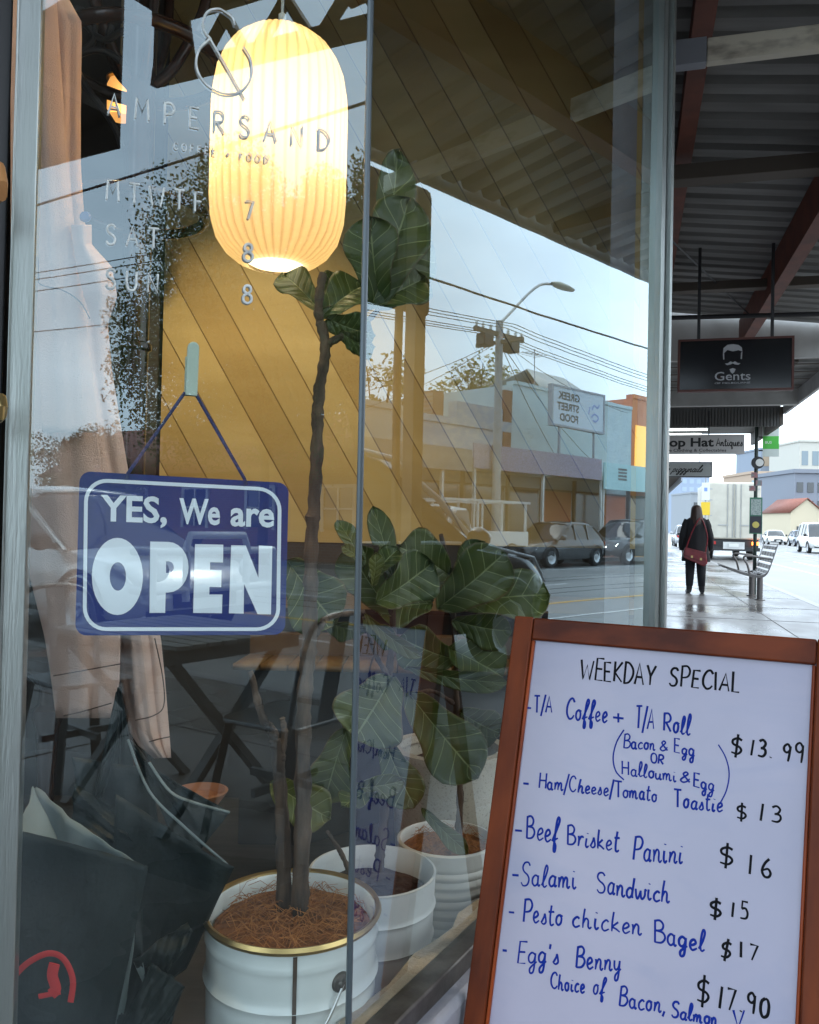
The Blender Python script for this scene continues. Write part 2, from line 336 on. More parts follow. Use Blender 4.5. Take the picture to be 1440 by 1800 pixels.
def glyph(ch):
    adv, s = G[ch]; out = []
    for st in s.split(';'):
        if not st: continue
        sm = st[0] == '~'; pts = [Vector((float(a), float(b), 0)) for a, b in (q.split(',') for q in st.lstrip('~').split())]
        out.append(cr(pts, 5) if sm else pts)
    return adv, out
def write(mb, text, s, e, cap, r, plane, lean=-.1, nrm=None, gap=.1, cond=None, rnd=0.0):
    """pen strokes on a plane; s/e = where the baseline starts/ends (photo position), cap = letter height"""
    adv = [glyph(c) for c in text]
    tot = sum(a for a, _ in adv) + gap*(len(text)-1)
    s, e = Vector((*s, 0)), Vector((*e, 0)); bx = (e-s)/tot
    up = Vector((-lean*cap*-1 if False else lean*-cap, -cap, 0))
    x = 0
    for a, sts in adv:
        jy = random.uniform(-rnd, rnd); jsx, jsy, jl, jr = (random.uniform(1-2.2*rnd, 1+2.2*rnd), random.uniform(1-3*rnd, 1+3*rnd), random.uniform(-2.5*rnd, 2.5*rnd), random.uniform(1-4*rnd, 1+4*rnd))
        for st in sts:
            pts = []
            for p in st:
                q = s + bx*(x+p.x*jsx+jl*p.y) + up*(p.y*jsy+jy); pts.append(plane(q.x, q.y))
            n_ = len(pts); mb.tube(pts, [r*jr*(1-(.35*rnd/.03)*abs(2*i/max(1, n_-1)-1)**3*(i > n_/2)) for i in range(n_)] if rnd else r, 6, True, (nrm, .3))
        x += a + gap

# ------------------------------------------------------------------ palette
M = {}
M['alu'] = mat('brushed_aluminium', (.36, .38, .37), .28, .85, (.27, .3, .28), 3, (8, 8, .6), .12, 40, rough2=.42)
M['gasket'] = mat('rubber_gasket', (.015, .017, .017), .5)
M['black'] = mat('black_paint', (.018, .018, .02), .45, bump=.05, scale=30)
M['bronze'] = mat('dark_weathered_rail', (.06, .052, .045), .42, .5, (.11, .1, .09), 20, bump=.15)
M['render'] = mat('grey_render_wall', (.33, .33, .36), .8, 0, (.24, .24, .27), 6, bump=.3, bscale=60)
M['ledge'] = mat('rough_stone_ledge', (.42, .34, .25), .85, 0, (.28, .23, .17), 14, bump=.6, bscale=50)
M['pane_front'] = pane_mat('window_glass_front', .12, 4.2, (.95, .97, .96))
M['pane_side'] = pane_mat('window_glass_side', .1, 3.65, (.95, .97, .96))
m_, nt_, _b = _nt('window_glass_back'); nt_.nodes.clear()
_o = nt_.nodes.new('ShaderNodeOutputMaterial'); _t = nt_.nodes.new('ShaderNodeBsdfTransparent'); _t.inputs['Color'].default_value = (.99, 1, .99, 1); nt_.links.new(_t.outputs[0], _o.inputs['Surface']); M['pane_back'] = m_
M['silver'] = mat('silver_vinyl', (.78, .8, .77), .45, .0, (.5, .52, .5), 60)
M['navy'] = mat('navy_plastic_sheet', (.012, .027, .16), .3, 0, (.015, .032, .19), 4)
M['signwhite'] = mat('sign_white', (.8, .86, .92), .4)
M['hook'] = mat('pale_green_hook', (.5, .6, .5), .4)
M['cord'] = mat('navy_braided_cord', (.02, .025, .09), .8, 0, (.05, .06, .2), 120)
M['frame_wood'] = wood('red_brown_timber', (.2, .04, .008), (.075, .013, .003), 'Z', 13, .5)
M['frame_wood_x'] = wood('red_brown_timber_rail', (.18, .034, .007), (.07, .012, .003), 'X', 13, .5)
M['lit_edge_wood'] = wood('lit_timber_edge', (.38, .07, .014), (.2, .036, .009), 'Z', 10, .35)  # paler orange puts the lit inner edge into the timber colour
M['whiteboard'] = mat('used_whiteboard', (.42, .395, .5), .28, 0, (.355, .34, .44), 3.5, bump=.03, lo=.3, hi=.75)
_nt2 = M['whiteboard'].node_tree; _N, _L = _nt2.nodes, _nt2.links; _b = _N['Principled BSDF']
_tc = _N.new('ShaderNodeTexCoord'); _mp = _N.new('ShaderNodeMapping'); _mp.inputs['Rotation'].default_value = (0, .5, .3); _mp.inputs['Scale'].default_value = (5, 5, 11); _no = _N.new('ShaderNodeTexNoise'); _no.inputs['Scale'].default_value = 1.0; _no.inputs['Detail'].default_value = 6; _no.inputs['Distortion'].default_value = 1.2
_mr = _N.new('ShaderNodeMapRange'); _mr.inputs['From Min'].default_value = .52; _mr.inputs['From Max'].default_value = .78; _mr.inputs['To Max'].default_value = .24
_mx = _N.new('ShaderNodeMixRGB'); _mx.inputs['Color2'].default_value = (.2, .25, .42, 1)      # wiped marker haze
_L.new(_tc.outputs['Object'], _mp.inputs['Vector']); _L.new(_mp.outputs[0], _no.inputs['Vector']); _L.new(_no.outputs['Fac'], _mr.inputs['Value']); _L.new(_mr.outputs[0], _mx.inputs['Fac'])
_src = _b.inputs['Base Color'].links[0].from_socket; _L.new(_src, _mx.inputs['Color1']); _L.new(_mx.outputs[0], _b.inputs['Base Color'])
M['ink_blue'] = mat('blue_marker_ink', (.006, .026, .26), .5, spec=.1); M['ink_black'] = mat('black_marker_ink', (.004, .004, .006), .5, spec=.1)
M['planks'] = wood('yellow_timber_boards', (.5, .37, .16), (.38, .27, .105), 'X', 4, .55, 0, 6)
M['groove'] = mat('board_groove', (.2, .125, .045), .8)
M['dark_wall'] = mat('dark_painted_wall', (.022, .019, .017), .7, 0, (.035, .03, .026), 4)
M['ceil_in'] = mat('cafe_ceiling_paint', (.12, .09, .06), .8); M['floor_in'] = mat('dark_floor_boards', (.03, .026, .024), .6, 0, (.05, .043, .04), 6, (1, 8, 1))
M['bench_w'] = wood('honey_bench_timber', (.2, .12, .05), (.14, .08, .03), 'Y', 5, .45)
M['bench_d'] = mat('brown_bench_back', (.12, .07, .035), .6, 0, (.09, .05, .025), 8)
M['dark_wood'] = wood('dark_bentwood', (.045, .02, .012), (.022, .01, .007), 'Z', 14, .25, .3)
M['coat'] = mat('beige_pink_cotton', (.74, .52, .42), .9, 0, (.66, .45, .36), 3, bump=.35, bscale=420, spec=.15)
M['seam'] = mat('dark_seam_thread', (.09, .05, .035), .9)
M['wrap'] = mat('dark_green_wrapping_paper', (.002, .006, .006), .5, 0, (.005, .011, .0105), 5, bump=.6, bscale=22, spec=.25)
M['wrap_in'] = mat('pale_paper_lining', (.2, .23, .22), .5, 0, (.1, .13, .13), 6)
M['red'] = mat('red_print', (.55, .02, .018), .5)
M['bucket'] = mat('white_enamel_bucket', (.68, .72, .7), .25, 0, (.6, .64, .62), 7, bump=.03, coat=.3)
M['pot2'] = mat('white_plastic_pot', (.68, .69, .68), .38, 0, (.6, .6, .58), 12, lo=.5, hi=.8)
M['pot3'] = mat('ribbed_ceramic_pot', (.66, .65, .6), .4, 0, (.56, .54, .5), 9)
M['pot4'] = mat('speckled_stone_pot', (.5, .43, .33), .75, 0, (.25, .22, .17), 160, lo=.55, hi=.72)
M['terracotta'] = mat('terracotta', (.3, .12, .05), .7)
M['gold'] = mat('worn_gold_rim', (.5, .36, .15), .32, .9)
M['steel'] = mat('steel_wire', (.45, .45, .44), .3, .9); M['stripe'] = mat('dark_stripe_brown', (.06, .035, .02), .7)
M['soil'] = mat('dark_soil', (.03, .022, .017), .95, 0, (.06, .04, .028), 50, bump=.9)
M['coir'] = mat('orange_coir', (.26, .1, .028), .9, 0, (.12, .045, .014), 60, bump=.9); M['coir2'] = mat('coir_fibre', (.42, .18, .055), .8, 0, (.24, .09, .025), 30)
M['bark'] = mat('fig_bark', (.11, .07, .045), .9, 0, (.025, .016, .011), 30, (1.5, 1.5, .35), 1.0)
M['leaf'] = leaf_mat('fig_leaf', (.045, .075, .014), (.12, .13, .022), (.24, .27, .11))
M['leaf_y'] = leaf_mat('yellowing_fig_leaf', (.11, .13, .022), (.2, .16, .03), (.3, .3, .12))
M['lampcap'] = mat('grey_lamp_cap', (.4, .48, .52), .4)

# ------------------------------------------------------------------ ground, pavement, road
def wet(name, c, c2, r0, r1, scale, bump=.15, bs=40):
    return mat(name, c, r0, 0, c2, scale, (1, .45, 1), bump, bs, .5, 5, .36, .6, r1)
M['asphalt'] = wet('wet_asphalt', (.12, .125, .125), (.17, .172, .17), .3, .5, .35, .2, 90)
M['paving'] = wet('wet_concrete_paving', (.055, .054, .052), (.1, .097, .093), .06, .42, .8, .1, 60)
M['kerb'] = mat('bluestone_kerb', (.13, .135, .14), .35, 0, (.2, .2, .2), 6, bump=.3, bscale=40)
M['line'] = mat('road_paint_white', (.6, .6, .6), .4, 0, (.4, .4, .4), 10); M['line_y'] = mat('road_paint_yellow', (.62, .34, .03), .4)
mb = MB(); mb.add([(-900, -900, -.14), (900, -900, -.14), (900, 900, -.14), (-900, 900, -.14)], [(0, 1, 2, 3)])
struct(mb, 'ground', mat('distant_ground', (.09, .095, .09), .9, 0, (.06, .065, .06), .05))
def slab(name, v0, v1, u0, u1, z0, z1, m, cuts=None):
    mb = MB()
    mb.box((v0, u0, z0), (v1, u1, z1))
    return struct(mb, name, m, rz=RZ, world=False)
slab('road', 3.08, 16.4, -80, 420, -.3, -.125, M['asphalt'])
slab('footpath', -6, 2.93, -60, 300, -.3, 0, M['paving'])
slab('kerb', 2.932, 3.078, -60, 300, -.3, .003, M['kerb'])
slab('far_footpath', 16.55, 19.6, -80, 300, -.3, .0, M['paving'])
slab('far_kerb', 16.402, 16.548, -80, 300, -.3, .003, M['kerb'])
mb = MB()
for u in range(-6, 60, 2): mb.box((.3, u, .0005), (2.92, u+.012, .003))
mb.box((1.86, -10, .0005), (1.872, 80, .003))
struct(mb, 'footpath_joint', mat('pavement_joint', (.07, .07, .07), .8), rz=RZ, world=False)
mb = MB()
for u in range(-40, 200, 6): mb.box((9.7, u, -.124), (9.82, u+2.6, -.119))
mb.box((13.6, -60, -.124), (13.68, 200, -.119)); mb.box((5.62, -60, -.124), (5.7, 200, -.119))
struct(mb, 'road_marking', M['line'], rz=RZ, world=False)
mb = MB(); mb.box((7.0, -40, -.124), (7.1, 40, -.119)); struct(mb, 'road_edge_line', M['line_y'], rz=RZ, world=False)
# tram rails
mb = MB()
for v in (8.3, 9.0, 10.5, 11.2): mb.box((v, -60, -.1245), (v+.06, 200, -.121))
struct(mb, 'tram_rail', mat('steel_rail', (.3, .3, .3), .2, .9), rz=RZ, world=False)

# ------------------------------------------------------------------ cafe shopfront
ZS, ZT = .435, 3.3
LA, LB = .441, 1.745
win = thing('shopfront_window', 'cafe window of two tall splayed glass panes with silver lettering, framed in worn aluminium', 'shop window', J)
def pane(name, o, d, n, length, m):
    mb = MB(); t = .006; z0, z1 = ZS, ZT
    a = [o, o+d*length]
    f = [Vector((p.x, p.y, z)) for z in (z0, z1) for p in a]           # outer face
    g = [p - n*t for p in f]
    mb.add(f, [(0, 1, 3, 2)], mi=0); mb.add(g, [(1, 0, 2, 3)], mi=1)
    mb.add([f[0], f[2], g[2], g[0]], [(0, 1, 2, 3)], mi=1); mb.add([f[1], f[3], g[3], g[1]], [(3, 2, 1, 0)], mi=1)
    return part(mb, name, [m, M['pane_back']], win, True)
pane('glass_pane', J - dA*.004, -dA, nA, LA, M['pane_front'])
pane('glass_pane', J + dB*.004, dB, nB, LB, M['pane_side'])
# silicone joint between the panes
mb = MB(); mb.tube([J+Vector((.0, -.0, ZS)), J+Vector((0, 0, ZT))], .0048, 8); part(mb, 'glass_joint', mat('grey_silicone_joint', (.08, .1, .11), .3, .3), win, True)
# aluminium post at the left
E0 = J - dA*LA
mb = MB(); q = E0
for s0, s1, d0, d1 in ((-.027, 0, -.05, .012), (-.0275, -.0245, .012, .016)):
    pts = [q + dA*s0 + nA*d0, q + dA*s1 + nA*d0, q + dA*s1 + nA*d1, q + dA*s0 + nA*d1]
    mb.prism([p + Vector((0, 0, ZS-.4)) for p in pts], (0, 0, 3.5))
part(mb, 'corner_post', M['alu'], win, True, bevel=.002)
# far mullion: alu / black gasket / alu
mb = MB(); mg = MB(); q = J + dB*LB
def vpost(m, a, d, n, s0, s1, d0, d1, z0, z1):
    pts = [a + d*s0 + n*d0, a + d*s1 + n*d0, a + d*s1 + n*d1, a + d*s0 + n*d1]; m.prism([p+Vector((0, 0, z0)) for p in pts], (0, 0, z1-z0))
vpost(mb, q, dB, nB, -.02, .03, -.05, .02, ZS-.4, ZT+.2); part(mb, 'mullion', M['alu'], win, True, bevel=.002)
vpost(mg, q, dB, nB, .03, .05, -.04, .012, ZS-.4, ZT+.2); part(mg, 'gasket', M['gasket'], win, True)
mb = MB(); vpost(mb, q, dB, nB, .05, .082, -.05, .034, ZS-.4, ZT+.2); part(mb, 'mullion', M['alu'], win, True, bevel=.002)
# head rail + bottom rail
mb = MB(); mb.beam(J-dA*LA+Vector((0, 0, ZT+.03)), J+Vector((0, 0, ZT+.03)), .05, .06); mb.beam(J+Vector((0, 0, ZT+.03)), J+dB*LB+Vector((0, 0, ZT+.03)), .05, .06); part(mb, 'head_rail', M['alu'], win, True)
mb = MB()
for o, d, n, l in ((J, -dA, nA, LA), (J, dB, nB, LB-.02)):
    vpost(mb, o, d, n, 0, l, -.012, .03, ZS-.03, ZS+.006)
part(mb, 'bottom_rail', M['bronze'], win, True, bevel=.004)
# stone ledge inside, rendered riser outside
mb = MB(); lr = []
for k in range(30):
    s = k/29*(LB-.03)+.005; c = J + dB*s - nB*.014; w = .036+.007*math.sin(k*1.7)+.005*math.sin(k*4.1)
    lr.append([c + Vector((0, 0, ZS-.05)), c + Vector((0, 0, ZS+.002)), c - nB*w + Vector((0, 0, ZS-.004+.004*math.sin(k*2.3))), c - nB*(w+.006) + Vector((0, 0, ZS-.05))])
mb.grid(lr); part(mb, 'inner_ledge', M['ledge'], win, True)
mb = MB()
vpost(mb, J, dB, nB, .0, LB+.08, -.05, .055, -.1, ZS-.032); part(mb, 'stall_riser', M['render'], win, True, bevel=.012)
mb = MB(); vpost(mb, J, -dA, nA, .002, LA, -.05, .05, -.1, ZS-.032); part(mb, 'stall_riser', M['render'], win, True, bevel=.012)

# window lettering
let = MB(); gp = lambda x, y: onA(x, y, .0012); ng = nA
def capt(text, s, e, cap, r, gap=.55): write(let, text, s, e, cap, r, gp, -.02, ng, gap)
capt('AMPERSAND', (190, 199), (581, 266), 36, .0014, .72)
capt('COFFEE + FOOD', (305, 262), (473, 286), 12, .0008, .5)
capt('MTWTF', (186, 350), (357, 373), 34, .0013, .55); capt('SAT', (186, 428), (279, 436), 34, .0013, .55); capt('SUN', (186, 505), (279, 515), 33, .0013, .55)
capt('7', (431, 384), (446, 385), 31, .0016); capt('8', (428, 458), (445, 459), 30, .0016); capt('8', (427, 532), (443, 533), 31, .0016)
for st in ([(413, 44), (408, 30), (395, 20), (384, 15), (368, 18), (359, 30), (357, 48), (364, 62), (372, 72), (430, 174)],
           [(371, 66), (352, 84), (345, 108), (350, 130), (365, 150), (388, 163), (407, 165), (426, 158), (440, 140), (443, 122), (439, 100), (428, 82)]):
    let.tube([gp(p.x, p.y) for p in cr([(a, b, 0) for a, b in st], 6)], .0014, 6, True, (ng, .3))
part(let, 'lettering', M['silver'], win, True)
let2 = MB(); let2.v = [p - nA*.0072 - dA*.0006 for p in let.v]; let2.f, let2.sm, let2.mi = let.f, let.sm, let.mi  # dark copy behind the glass, painting in the letters' shadowy reflection
part(let2, 'lettering_shadow', mat('letter_shadow_grey', (.26, .265, .26), .6), win, True)

# black door beyond the post, with its timber pull
door = thing('shop_door', 'black painted cafe door at the left edge with a timber pull handle', 'door', E0 - dA*.05 + Vector((0, 0, 0)))
mb = MB(); d2 = Vector((math.sin(R_(50)), math.cos(R_(50)), 0)); n2 = Vector((math.cos(R_(50)), -math.sin(R_(50)), 0)); q = E0 - dA*.031
vpost(mb, q, d2, n2, -.12, -.002, -.05, .0, 0, 3.3); part(mb, 'door_stile', M['black'], door, True, bevel=.003)
mb = MB(); vpost(mb, q, d2, n2, -.9, -.121, -.045, -.02, 0, 3.3); part(mb, 'door_panel', mat('dark_door_panel', (.012, .012, .013), .3), door, True)
hb = P(4, 322, .96); mb = MB(); mb.tube([P(-9, 286, .985), P(-3, 294, .955), P(1, 322, .95), P(0, 343, .955), P(-8, 352, .985)], [.005, .0075, .008, .0075, .005], 10); part(mb, 'pull_handle', wood('pale_timber_pull', (.5, .25, .1), (.36, .16, .06), 'Z', 20, .4), door, True)
mb = MB(); mb.tube([P(-4, 706, .98), P(2, 700, .955), P(4, 715, .95), P(2, 730, .955), P(-4, 736, .98)], .006, 10); part(mb, 'latch_knob', M['gold'], door, True)

# ------------------------------------------------------------------ OPEN sign and its hook (just inside the glass)
OFF = -.016
sp_ = lambda x, y: onA(x, y, OFF)
sp2 = lambda x, y: onA(x, y, OFF+.0012)
Z8 = lambda x, y: (100+x/3.273, 800+y/3.273)
osn = thing('open_sign', 'navy blue plate reading YES, We are OPEN hung on a cord inside the left pane', 'sign', sp_(320, 970))
def rrect(x0, y0, x1, y1, r, n=6):
    out = []
    for cx, cy, a in ((x1-r, y0+r, -90), (x1-r, y1-r, 0), (x0+r, y1-r, 90), (x0+r, y0+r, 180)):
        for k in range(n+1): t = R_(a+90*k/n); out.append((cx+r*math.cos(t), cy+r*math.sin(t)))
    return out
def bil(x, y, c):                                                   # unit square -> photo quad TL TR BR BL
    (a, b, cc, d) = c; return tuple((a[i]*(1-x)+b[i]*x)*(1-y) + (d[i]*(1-x)+cc[i]*x)*y for i in (0, 1))
OC = ((140, 828), (508, 849), (501, 1116), (132, 1117))
AS = 365/280
pl = [bil(x/AS, y, OC) for x, y in rrect(0, 0, AS, 1, .07)]
mb = MB(); mb.prism([sp_(*p) for p in pl], -nA*.002); part(mb, 'plate', M['navy'], osn, True)
bd = MB(); IC = tuple(Z8(*p) for p in ((158, 130), (1294, 190), (1283, 1012), (148, 1012)))
r1 = [bil(x/AS, y, IC) for x, y in rrect(0, 0, AS, 1, .155, 8)]; r2 = [bil(x/AS, y, IC) for x, y in rrect(.025, .025, AS-.025, .975, .13, 8)]
n_ = len(r1); bd.add([sp2(*p) for p in r1+r2], [(i, (i+1) % n_, n_+(i+1) % n_, n_+i) for i in range(n_)])
def poly8(pts): bd.add([sp2(*Z8(*p)) for p in pts], [tuple(range(len(pts)))])
el = lambda cx, cy, rx, ry, n=36: [Z8(cx+rx*math.cos(2*math.pi*k/n), cy+ry*math.sin(2*math.pi*k/n)) for k in range(n)]
a1, a2 = el(348, 698, 147, 222), el(351, 698, 47, 82); bd.add([sp2(*p) for p in a1+a2], [(i, (i+1) % 36, 36+(i+1) % 36, 36+i) for i in range(36)])
po = [(537, 497), (640, 499)] + [(640+118*math.sin(R_(t)), 645-146*math.cos(R_(t))) for t in range(0, 181, 15)] + [(626, 791)]
pi_ = [(628, 611), (645, 611)] + [(645+28*math.sin(R_(t)), 645-33*math.cos(R_(t))) for t in range(0, 181, 15)] + [(628, 678)]
n_ = len(po); bd.add([sp2(*Z8(*p)) for p in po+pi_], [(i, i+1, n_+i+1, n_+i) for i in range(n_-1)])
poly8([(537, 497), (628, 611), (628, 678), (626, 791), (623, 908), (533, 908)])
poly8([(795, 512), (958, 515), (956, 618), (882, 616)]); poly8([(795, 512), (882, 616), (881, 660), (878, 758), (877, 802), (784, 908)])
poly8([(881, 660), (948, 662), (946, 760), (878, 758)]); poly8([(877, 802), (953, 802), (950, 910), (784, 908)])
poly8([(1003, 518), (1087, 520), (1077, 742), (1075, 912), (990, 910)]); poly8([(1087, 520), (1160, 705), (1155, 915), (1077, 742)]); poly8([(1162, 520), (1240, 524), (1232, 917), (1155, 915), (1160, 705)])
def fontpix(mb, text, s, e, cap, plane, bold):
    vs, fs = font_polys(text, bold); xs = [p[0] for p in vs]; x0, x1 = min(xs), max(xs)
    mb.add([plane(s[0]+(e[0]-s[0])*(x-x0)/(x1-x0)-.02*cap*y/.729*-1, s[1]+(e[1]-s[1])*(x-x0)/(x1-x0)-cap*y/.729) for x, y in vs], fs)
fontpix(bd, 'YES,', Z8(250, 374), Z8(633, 388), 46, sp2, .026); fontpix(bd, 'We', Z8(702, 390), Z8(938, 398), 45, sp2, .026); fontpix(bd, 'are', Z8(998, 403), Z8(1250, 411), 46, sp2, .026)
part(bd, 'print', M['signwhite'], osn, True)
mb = MB()
for pts in ([(222, 842), (225, 832), (325, 690)], [(433, 853), (430, 842), (345, 694)]):
    mb.tube([onA(x, y, OFF+.002) for x, y in pts], .0024, 8)
part(mb, 'cord', M['cord'], osn, True)
hk = thing('adhesive_hook', 'pale green plastic hook stuck on the glass above the OPEN sign', 'hook', onA(338, 650, -.008))
mb = MB(); strip = [(326, 694)] + [(329.5+10*0, 612)] + [(340-10.5*math.cos(R_(t)), 611-10.5*math.sin(R_(t))) for t in range(0, 181, 20)] + [(347, 696)]
mb.prism([onA(x, y, -.0075) for x, y in strip], -nA*.004); part(mb, 'strip', M['hook'], hk, True, bevel=.0008)
mb = MB(); mb.prism([onA(x, y, -.0125) for x, y in ((326, 626), (349, 627), (347, 697), (324, 695))], -nA*.004); part(mb, 'hook_body', mat('hook_face', (.42, .52, .43), .3), hk, True, bevel=.001)

# ------------------------------------------------------------------ menu board
YL = 1.53; BT = P(905, 1082, YL)
be_ = Vector((.881, -.473, 0)).normalized(); bn_ = Vector((-.473, -.881, 0)).normalized(); tau = R_(14)
bd_ = (Vector((0, 0, -math.cos(tau))) + bn_*math.sin(tau) - be_*.022).normalized(); bf_ = bn_*math.cos(tau) + Vector((0, 0, math.sin(tau)))  # down the board / out of its face
BW, BH = .541, 1.055
foot = BT + be_*BW/2 + bd_*BH; brd = thing('menu_board', 'timber framed whiteboard easel with WEEKDAY SPECIAL menu in blue and black marker', 'menu board', (foot.x, foot.y, 0))
bp = lambda a, b, o=0.0: BT + be_*a + bd_*b + bf_*o
def slat(mb, a0, b0, a1, b1, o0, o1): mb.prism([bp(a0, b0, o0), bp(a0, b1, o0), bp(a1, b1, o0), bp(a1, b0, o0)], bf_*(o1-o0))
TRl = .041; SW = .036
mb = MB(); slat(mb, 0, 0, SW, BH, -.024, 0); part(mb, 'stile', M['frame_wood'], brd, True, bevel=.003)
mb = MB(); slat(mb, BW-SW*1.05, .0, BW, BH, -.024, 0); part(mb, 'stile', M['frame_wood'], brd, True, bevel=.003)
mb = MB(); slat(mb, SW+.0006, .001, BW-SW*1.05-.0006, TRl, -.024, -.0012); part(mb, 'rail', M['frame_wood_x'], brd, True, bevel=.003)
mb = MB(); slat(mb, SW+.0006, .84, BW-SW*1.05-.0006, .89, -.024, -.0012); part(mb, 'rail', M['frame_wood_x'], brd, True, bevel=.003)
mb = MB(); slat(mb, SW+.0004, TRl+.0004, SW+.006, .84, -.02, -.006); part(mb, 'beading', M['lit_edge_wood'], brd, True, bevel=.002)
mb = MB(); slat(mb, BW-SW*1.05-.006, TRl+.0004, BW-SW*1.05-.0004, .84, -.02, -.006); part(mb, 'beading', M['lit_edge_wood'], brd, True, bevel=.002)
mb = MB(); slat(mb, SW-.004, TRl-.004, BW-SW, .845, -.018, -.012); part(mb, 'writing_panel', M['whiteboard'], brd, True)
back = Vector((0, 0, -math.cos(R_(16)))) - bn_*math.sin(R_(16)); t0 = BT - bn_*.03
mb = MB()
for a in (.02, BW-.02): mb.beam(t0 + be_*a + Vector((0, 0, -.02)), t0 + be_*a + back*1.05, .022, .034)
parts(mb, 'rear_leg_frame', M['frame_wood'], brd, True, bevel=.003)
pc = bp(.2, .4, -.0116); bpl = lambda x, y: onp(x, y, pc, bf_)
blue, blk = MB(), MB()
def wr(mb, t, s, e, cap, r=.0013, gap=.1, lean=-.06): write(mb, t, s, e, cap, r*1.28, bpl, lean, bf_, gap, rnd=.03)
wr(blk, 'WEEKDAY', (1020, 1192), (1150, 1206), 35, .0014); wr(blk, 'SPECIAL', (1176, 1204), (1300, 1217), 33, .0014, .14)
wr(blue, '-', (926, 1254), (935, 1255), 28, .0013); wr(blue, 'T/A', (939, 1252), (971, 1253), 28); wr(blue, 'Coffee', (995, 1264), (1068, 1270), 36); wr(blue, '+', (1078, 1272), (1096, 1274), 28)
wr(blue, 'T/A', (1117, 1281), (1150, 1281), 36); wr(blue, 'Roll', (1166, 1284), (1213, 1292), 33)
blue.tube([bpl(p.x, p.y) for p in cr([(1097, 1283, 0), (1084, 1305, 0), (1078, 1332, 0), (1083, 1356, 0), (1097, 1371, 0)])], .0012, 6, True, (bf_, .3))
blue.tube([bpl(p.x, p.y) for p in cr([(1263, 1309, 0), (1276, 1332, 0), (1282, 1360, 0), (1277, 1390, 0), (1265, 1414, 0)])], .001, 6, True, (bf_, .3))
wr(blue, 'Bacon', (1096, 1314), (1152, 1319), 24, .0011); wr(blue, '&', (1160, 1319), (1175, 1320), 18, .0011); wr(blue, 'Egg', (1185, 1322), (1221, 1330), 24, .0011)
wr(blue, 'OR', (1144, 1340), (1166, 1344), 16, .0011); wr(blue, 'Halloumi', (1093, 1361), (1189, 1374), 24, .0011); wr(blue, '&', (1195, 1374), (1213, 1376), 18, .0011); wr(blue, 'Egg', (1219, 1382), (1255, 1392), 24, .0011)
wr(blue, '-', (919, 1386), (930, 1387), 24); wr(blue, 'Ham/Cheese/Tomato', (947, 1385), (1155, 1409), 26, .0012); wr(blue, 'Toastie', (1185, 1418), (1270, 1428), 29, .0012)
wr(blk, '$', (1283, 1327), (1308, 1329), 30, .0014); wr(blk, '13.', (1318, 1328), (1358, 1332), 30, .0014, .2); wr(blk, '99', (1374, 1337), (1411, 1341), 32, .0014, .25)
wr(blk, '$', (1294, 1440), (1316, 1441), 26, .0014); wr(blk, '13', (1334, 1442), (1373, 1446), 28, .0014, .35)
wr(blue, '-', (905, 1471), (918, 1472), 36); wr(blue, 'Beef', (925, 1474), (981, 1481), 40, .0014); wr(blue, 'Brisket', (997, 1485), (1088, 1497), 36, .0013); wr(blue, 'Panini', (1112, 1511), (1200, 1519), 42, .0013)
wr(blk, '$', (1263, 1522), (1292, 1524), 36, .0015); wr(blk, '16', (1314, 1536), (1358, 1546), 36, .0015, .35)
wr(blue, '-', (899, 1552), (911, 1553), 36); wr(blue, 'Salami', (915, 1556), (1013, 1562), 38, .0013); wr(blue, 'Sandwich', (1049, 1569), (1176, 1588), 38, .0013)
wr(blk, '$', (1246, 1612), (1270, 1614), 32, .0015); wr(blk, '15', (1285, 1611), (1314, 1618), 28, .0014, .35)
wr(blue, '-', (894, 1615), (905, 1616), 34); wr(blue, 'Pesto', (919, 1620), (988, 1628), 38, .0013); wr(blue, 'chicken', (1005, 1630), (1128, 1643), 36, .0013); wr(blue, 'Bagel', (1150, 1655), (1238, 1674), 38, .0014)
wr(blk, '$', (1265, 1684), (1285, 1685), 30, .0015); wr(blk, '17', (1300, 1683), (1330, 1690), 29, .0014, .35)
wr(blue, '-', (883, 1682), (892, 1683), 34); wr(blue, "Egg's", (909, 1692), (983, 1696), 36, .0013); wr(blue, 'Benny', (1012, 1700), (1092, 1708), 38, .0013)
wr(blue, 'Choice', (968, 1737), (1028, 1747), 28, .0012); wr(blue, 'of', (1042, 1748), (1063, 1750), 32, .0012); wr(blue, 'Bacon,', (1088, 1768), (1170, 1782), 34, .0013); wr(blue, 'Salmon', (1180, 1788), (1262, 1803), 28, .0013); wr(blue, 'V', (1289, 1806), (1308, 1808), 30, .0013)
wr(blk, '$', (1223, 1764), (1251, 1766), 40, .0016); wr(blk, '17.90', (1262, 1771), (1352, 1789), 36, .0015, .2)
part(blue, 'blue_writing', M['ink_blue'], brd, True); part(blk, 'black_writing', M['ink_black'], brd, True)

# ------------------------------------------------------------------ inside the cafe: shell
WY = 3.35                                                            # boarded wall
room = thing('board_wall', 'honey yellow interior wall of slanting timber boards behind the lamp', 'wall', (-.4, WY, 0))
zb = P(400, 950, WY).z; x0, x1, z1 = -1.02, .93, 3.6
mb = MB(); mg = MB(); sl_ = math.tan(R_(60)); pitch_ = .155; k = 0
mg.box((x0, WY+.0055, zb), (x1, WY+.03, z1)); part(mg, 'backing', M['groove'], room, True)
def clip(poly, a, b, c):                                              # keep a*x+b*z <= c
    out = []
    for i in range(len(poly)):
        p, q = poly[i], poly[(i+1) % len(poly)]; dp, dq = a*p[0]+b*p[1]-c, a*q[0]+b*q[1]-c
        if dp <= 0: out.append(p)
        if (dp < 0 < dq) or (dq < 0 < dp): t = dp/(dp-dq); out.append((p[0]+(q[0]-p[0])*t, p[1]+(q[1]-p[1])*t))
    return out
sx = x0-.3
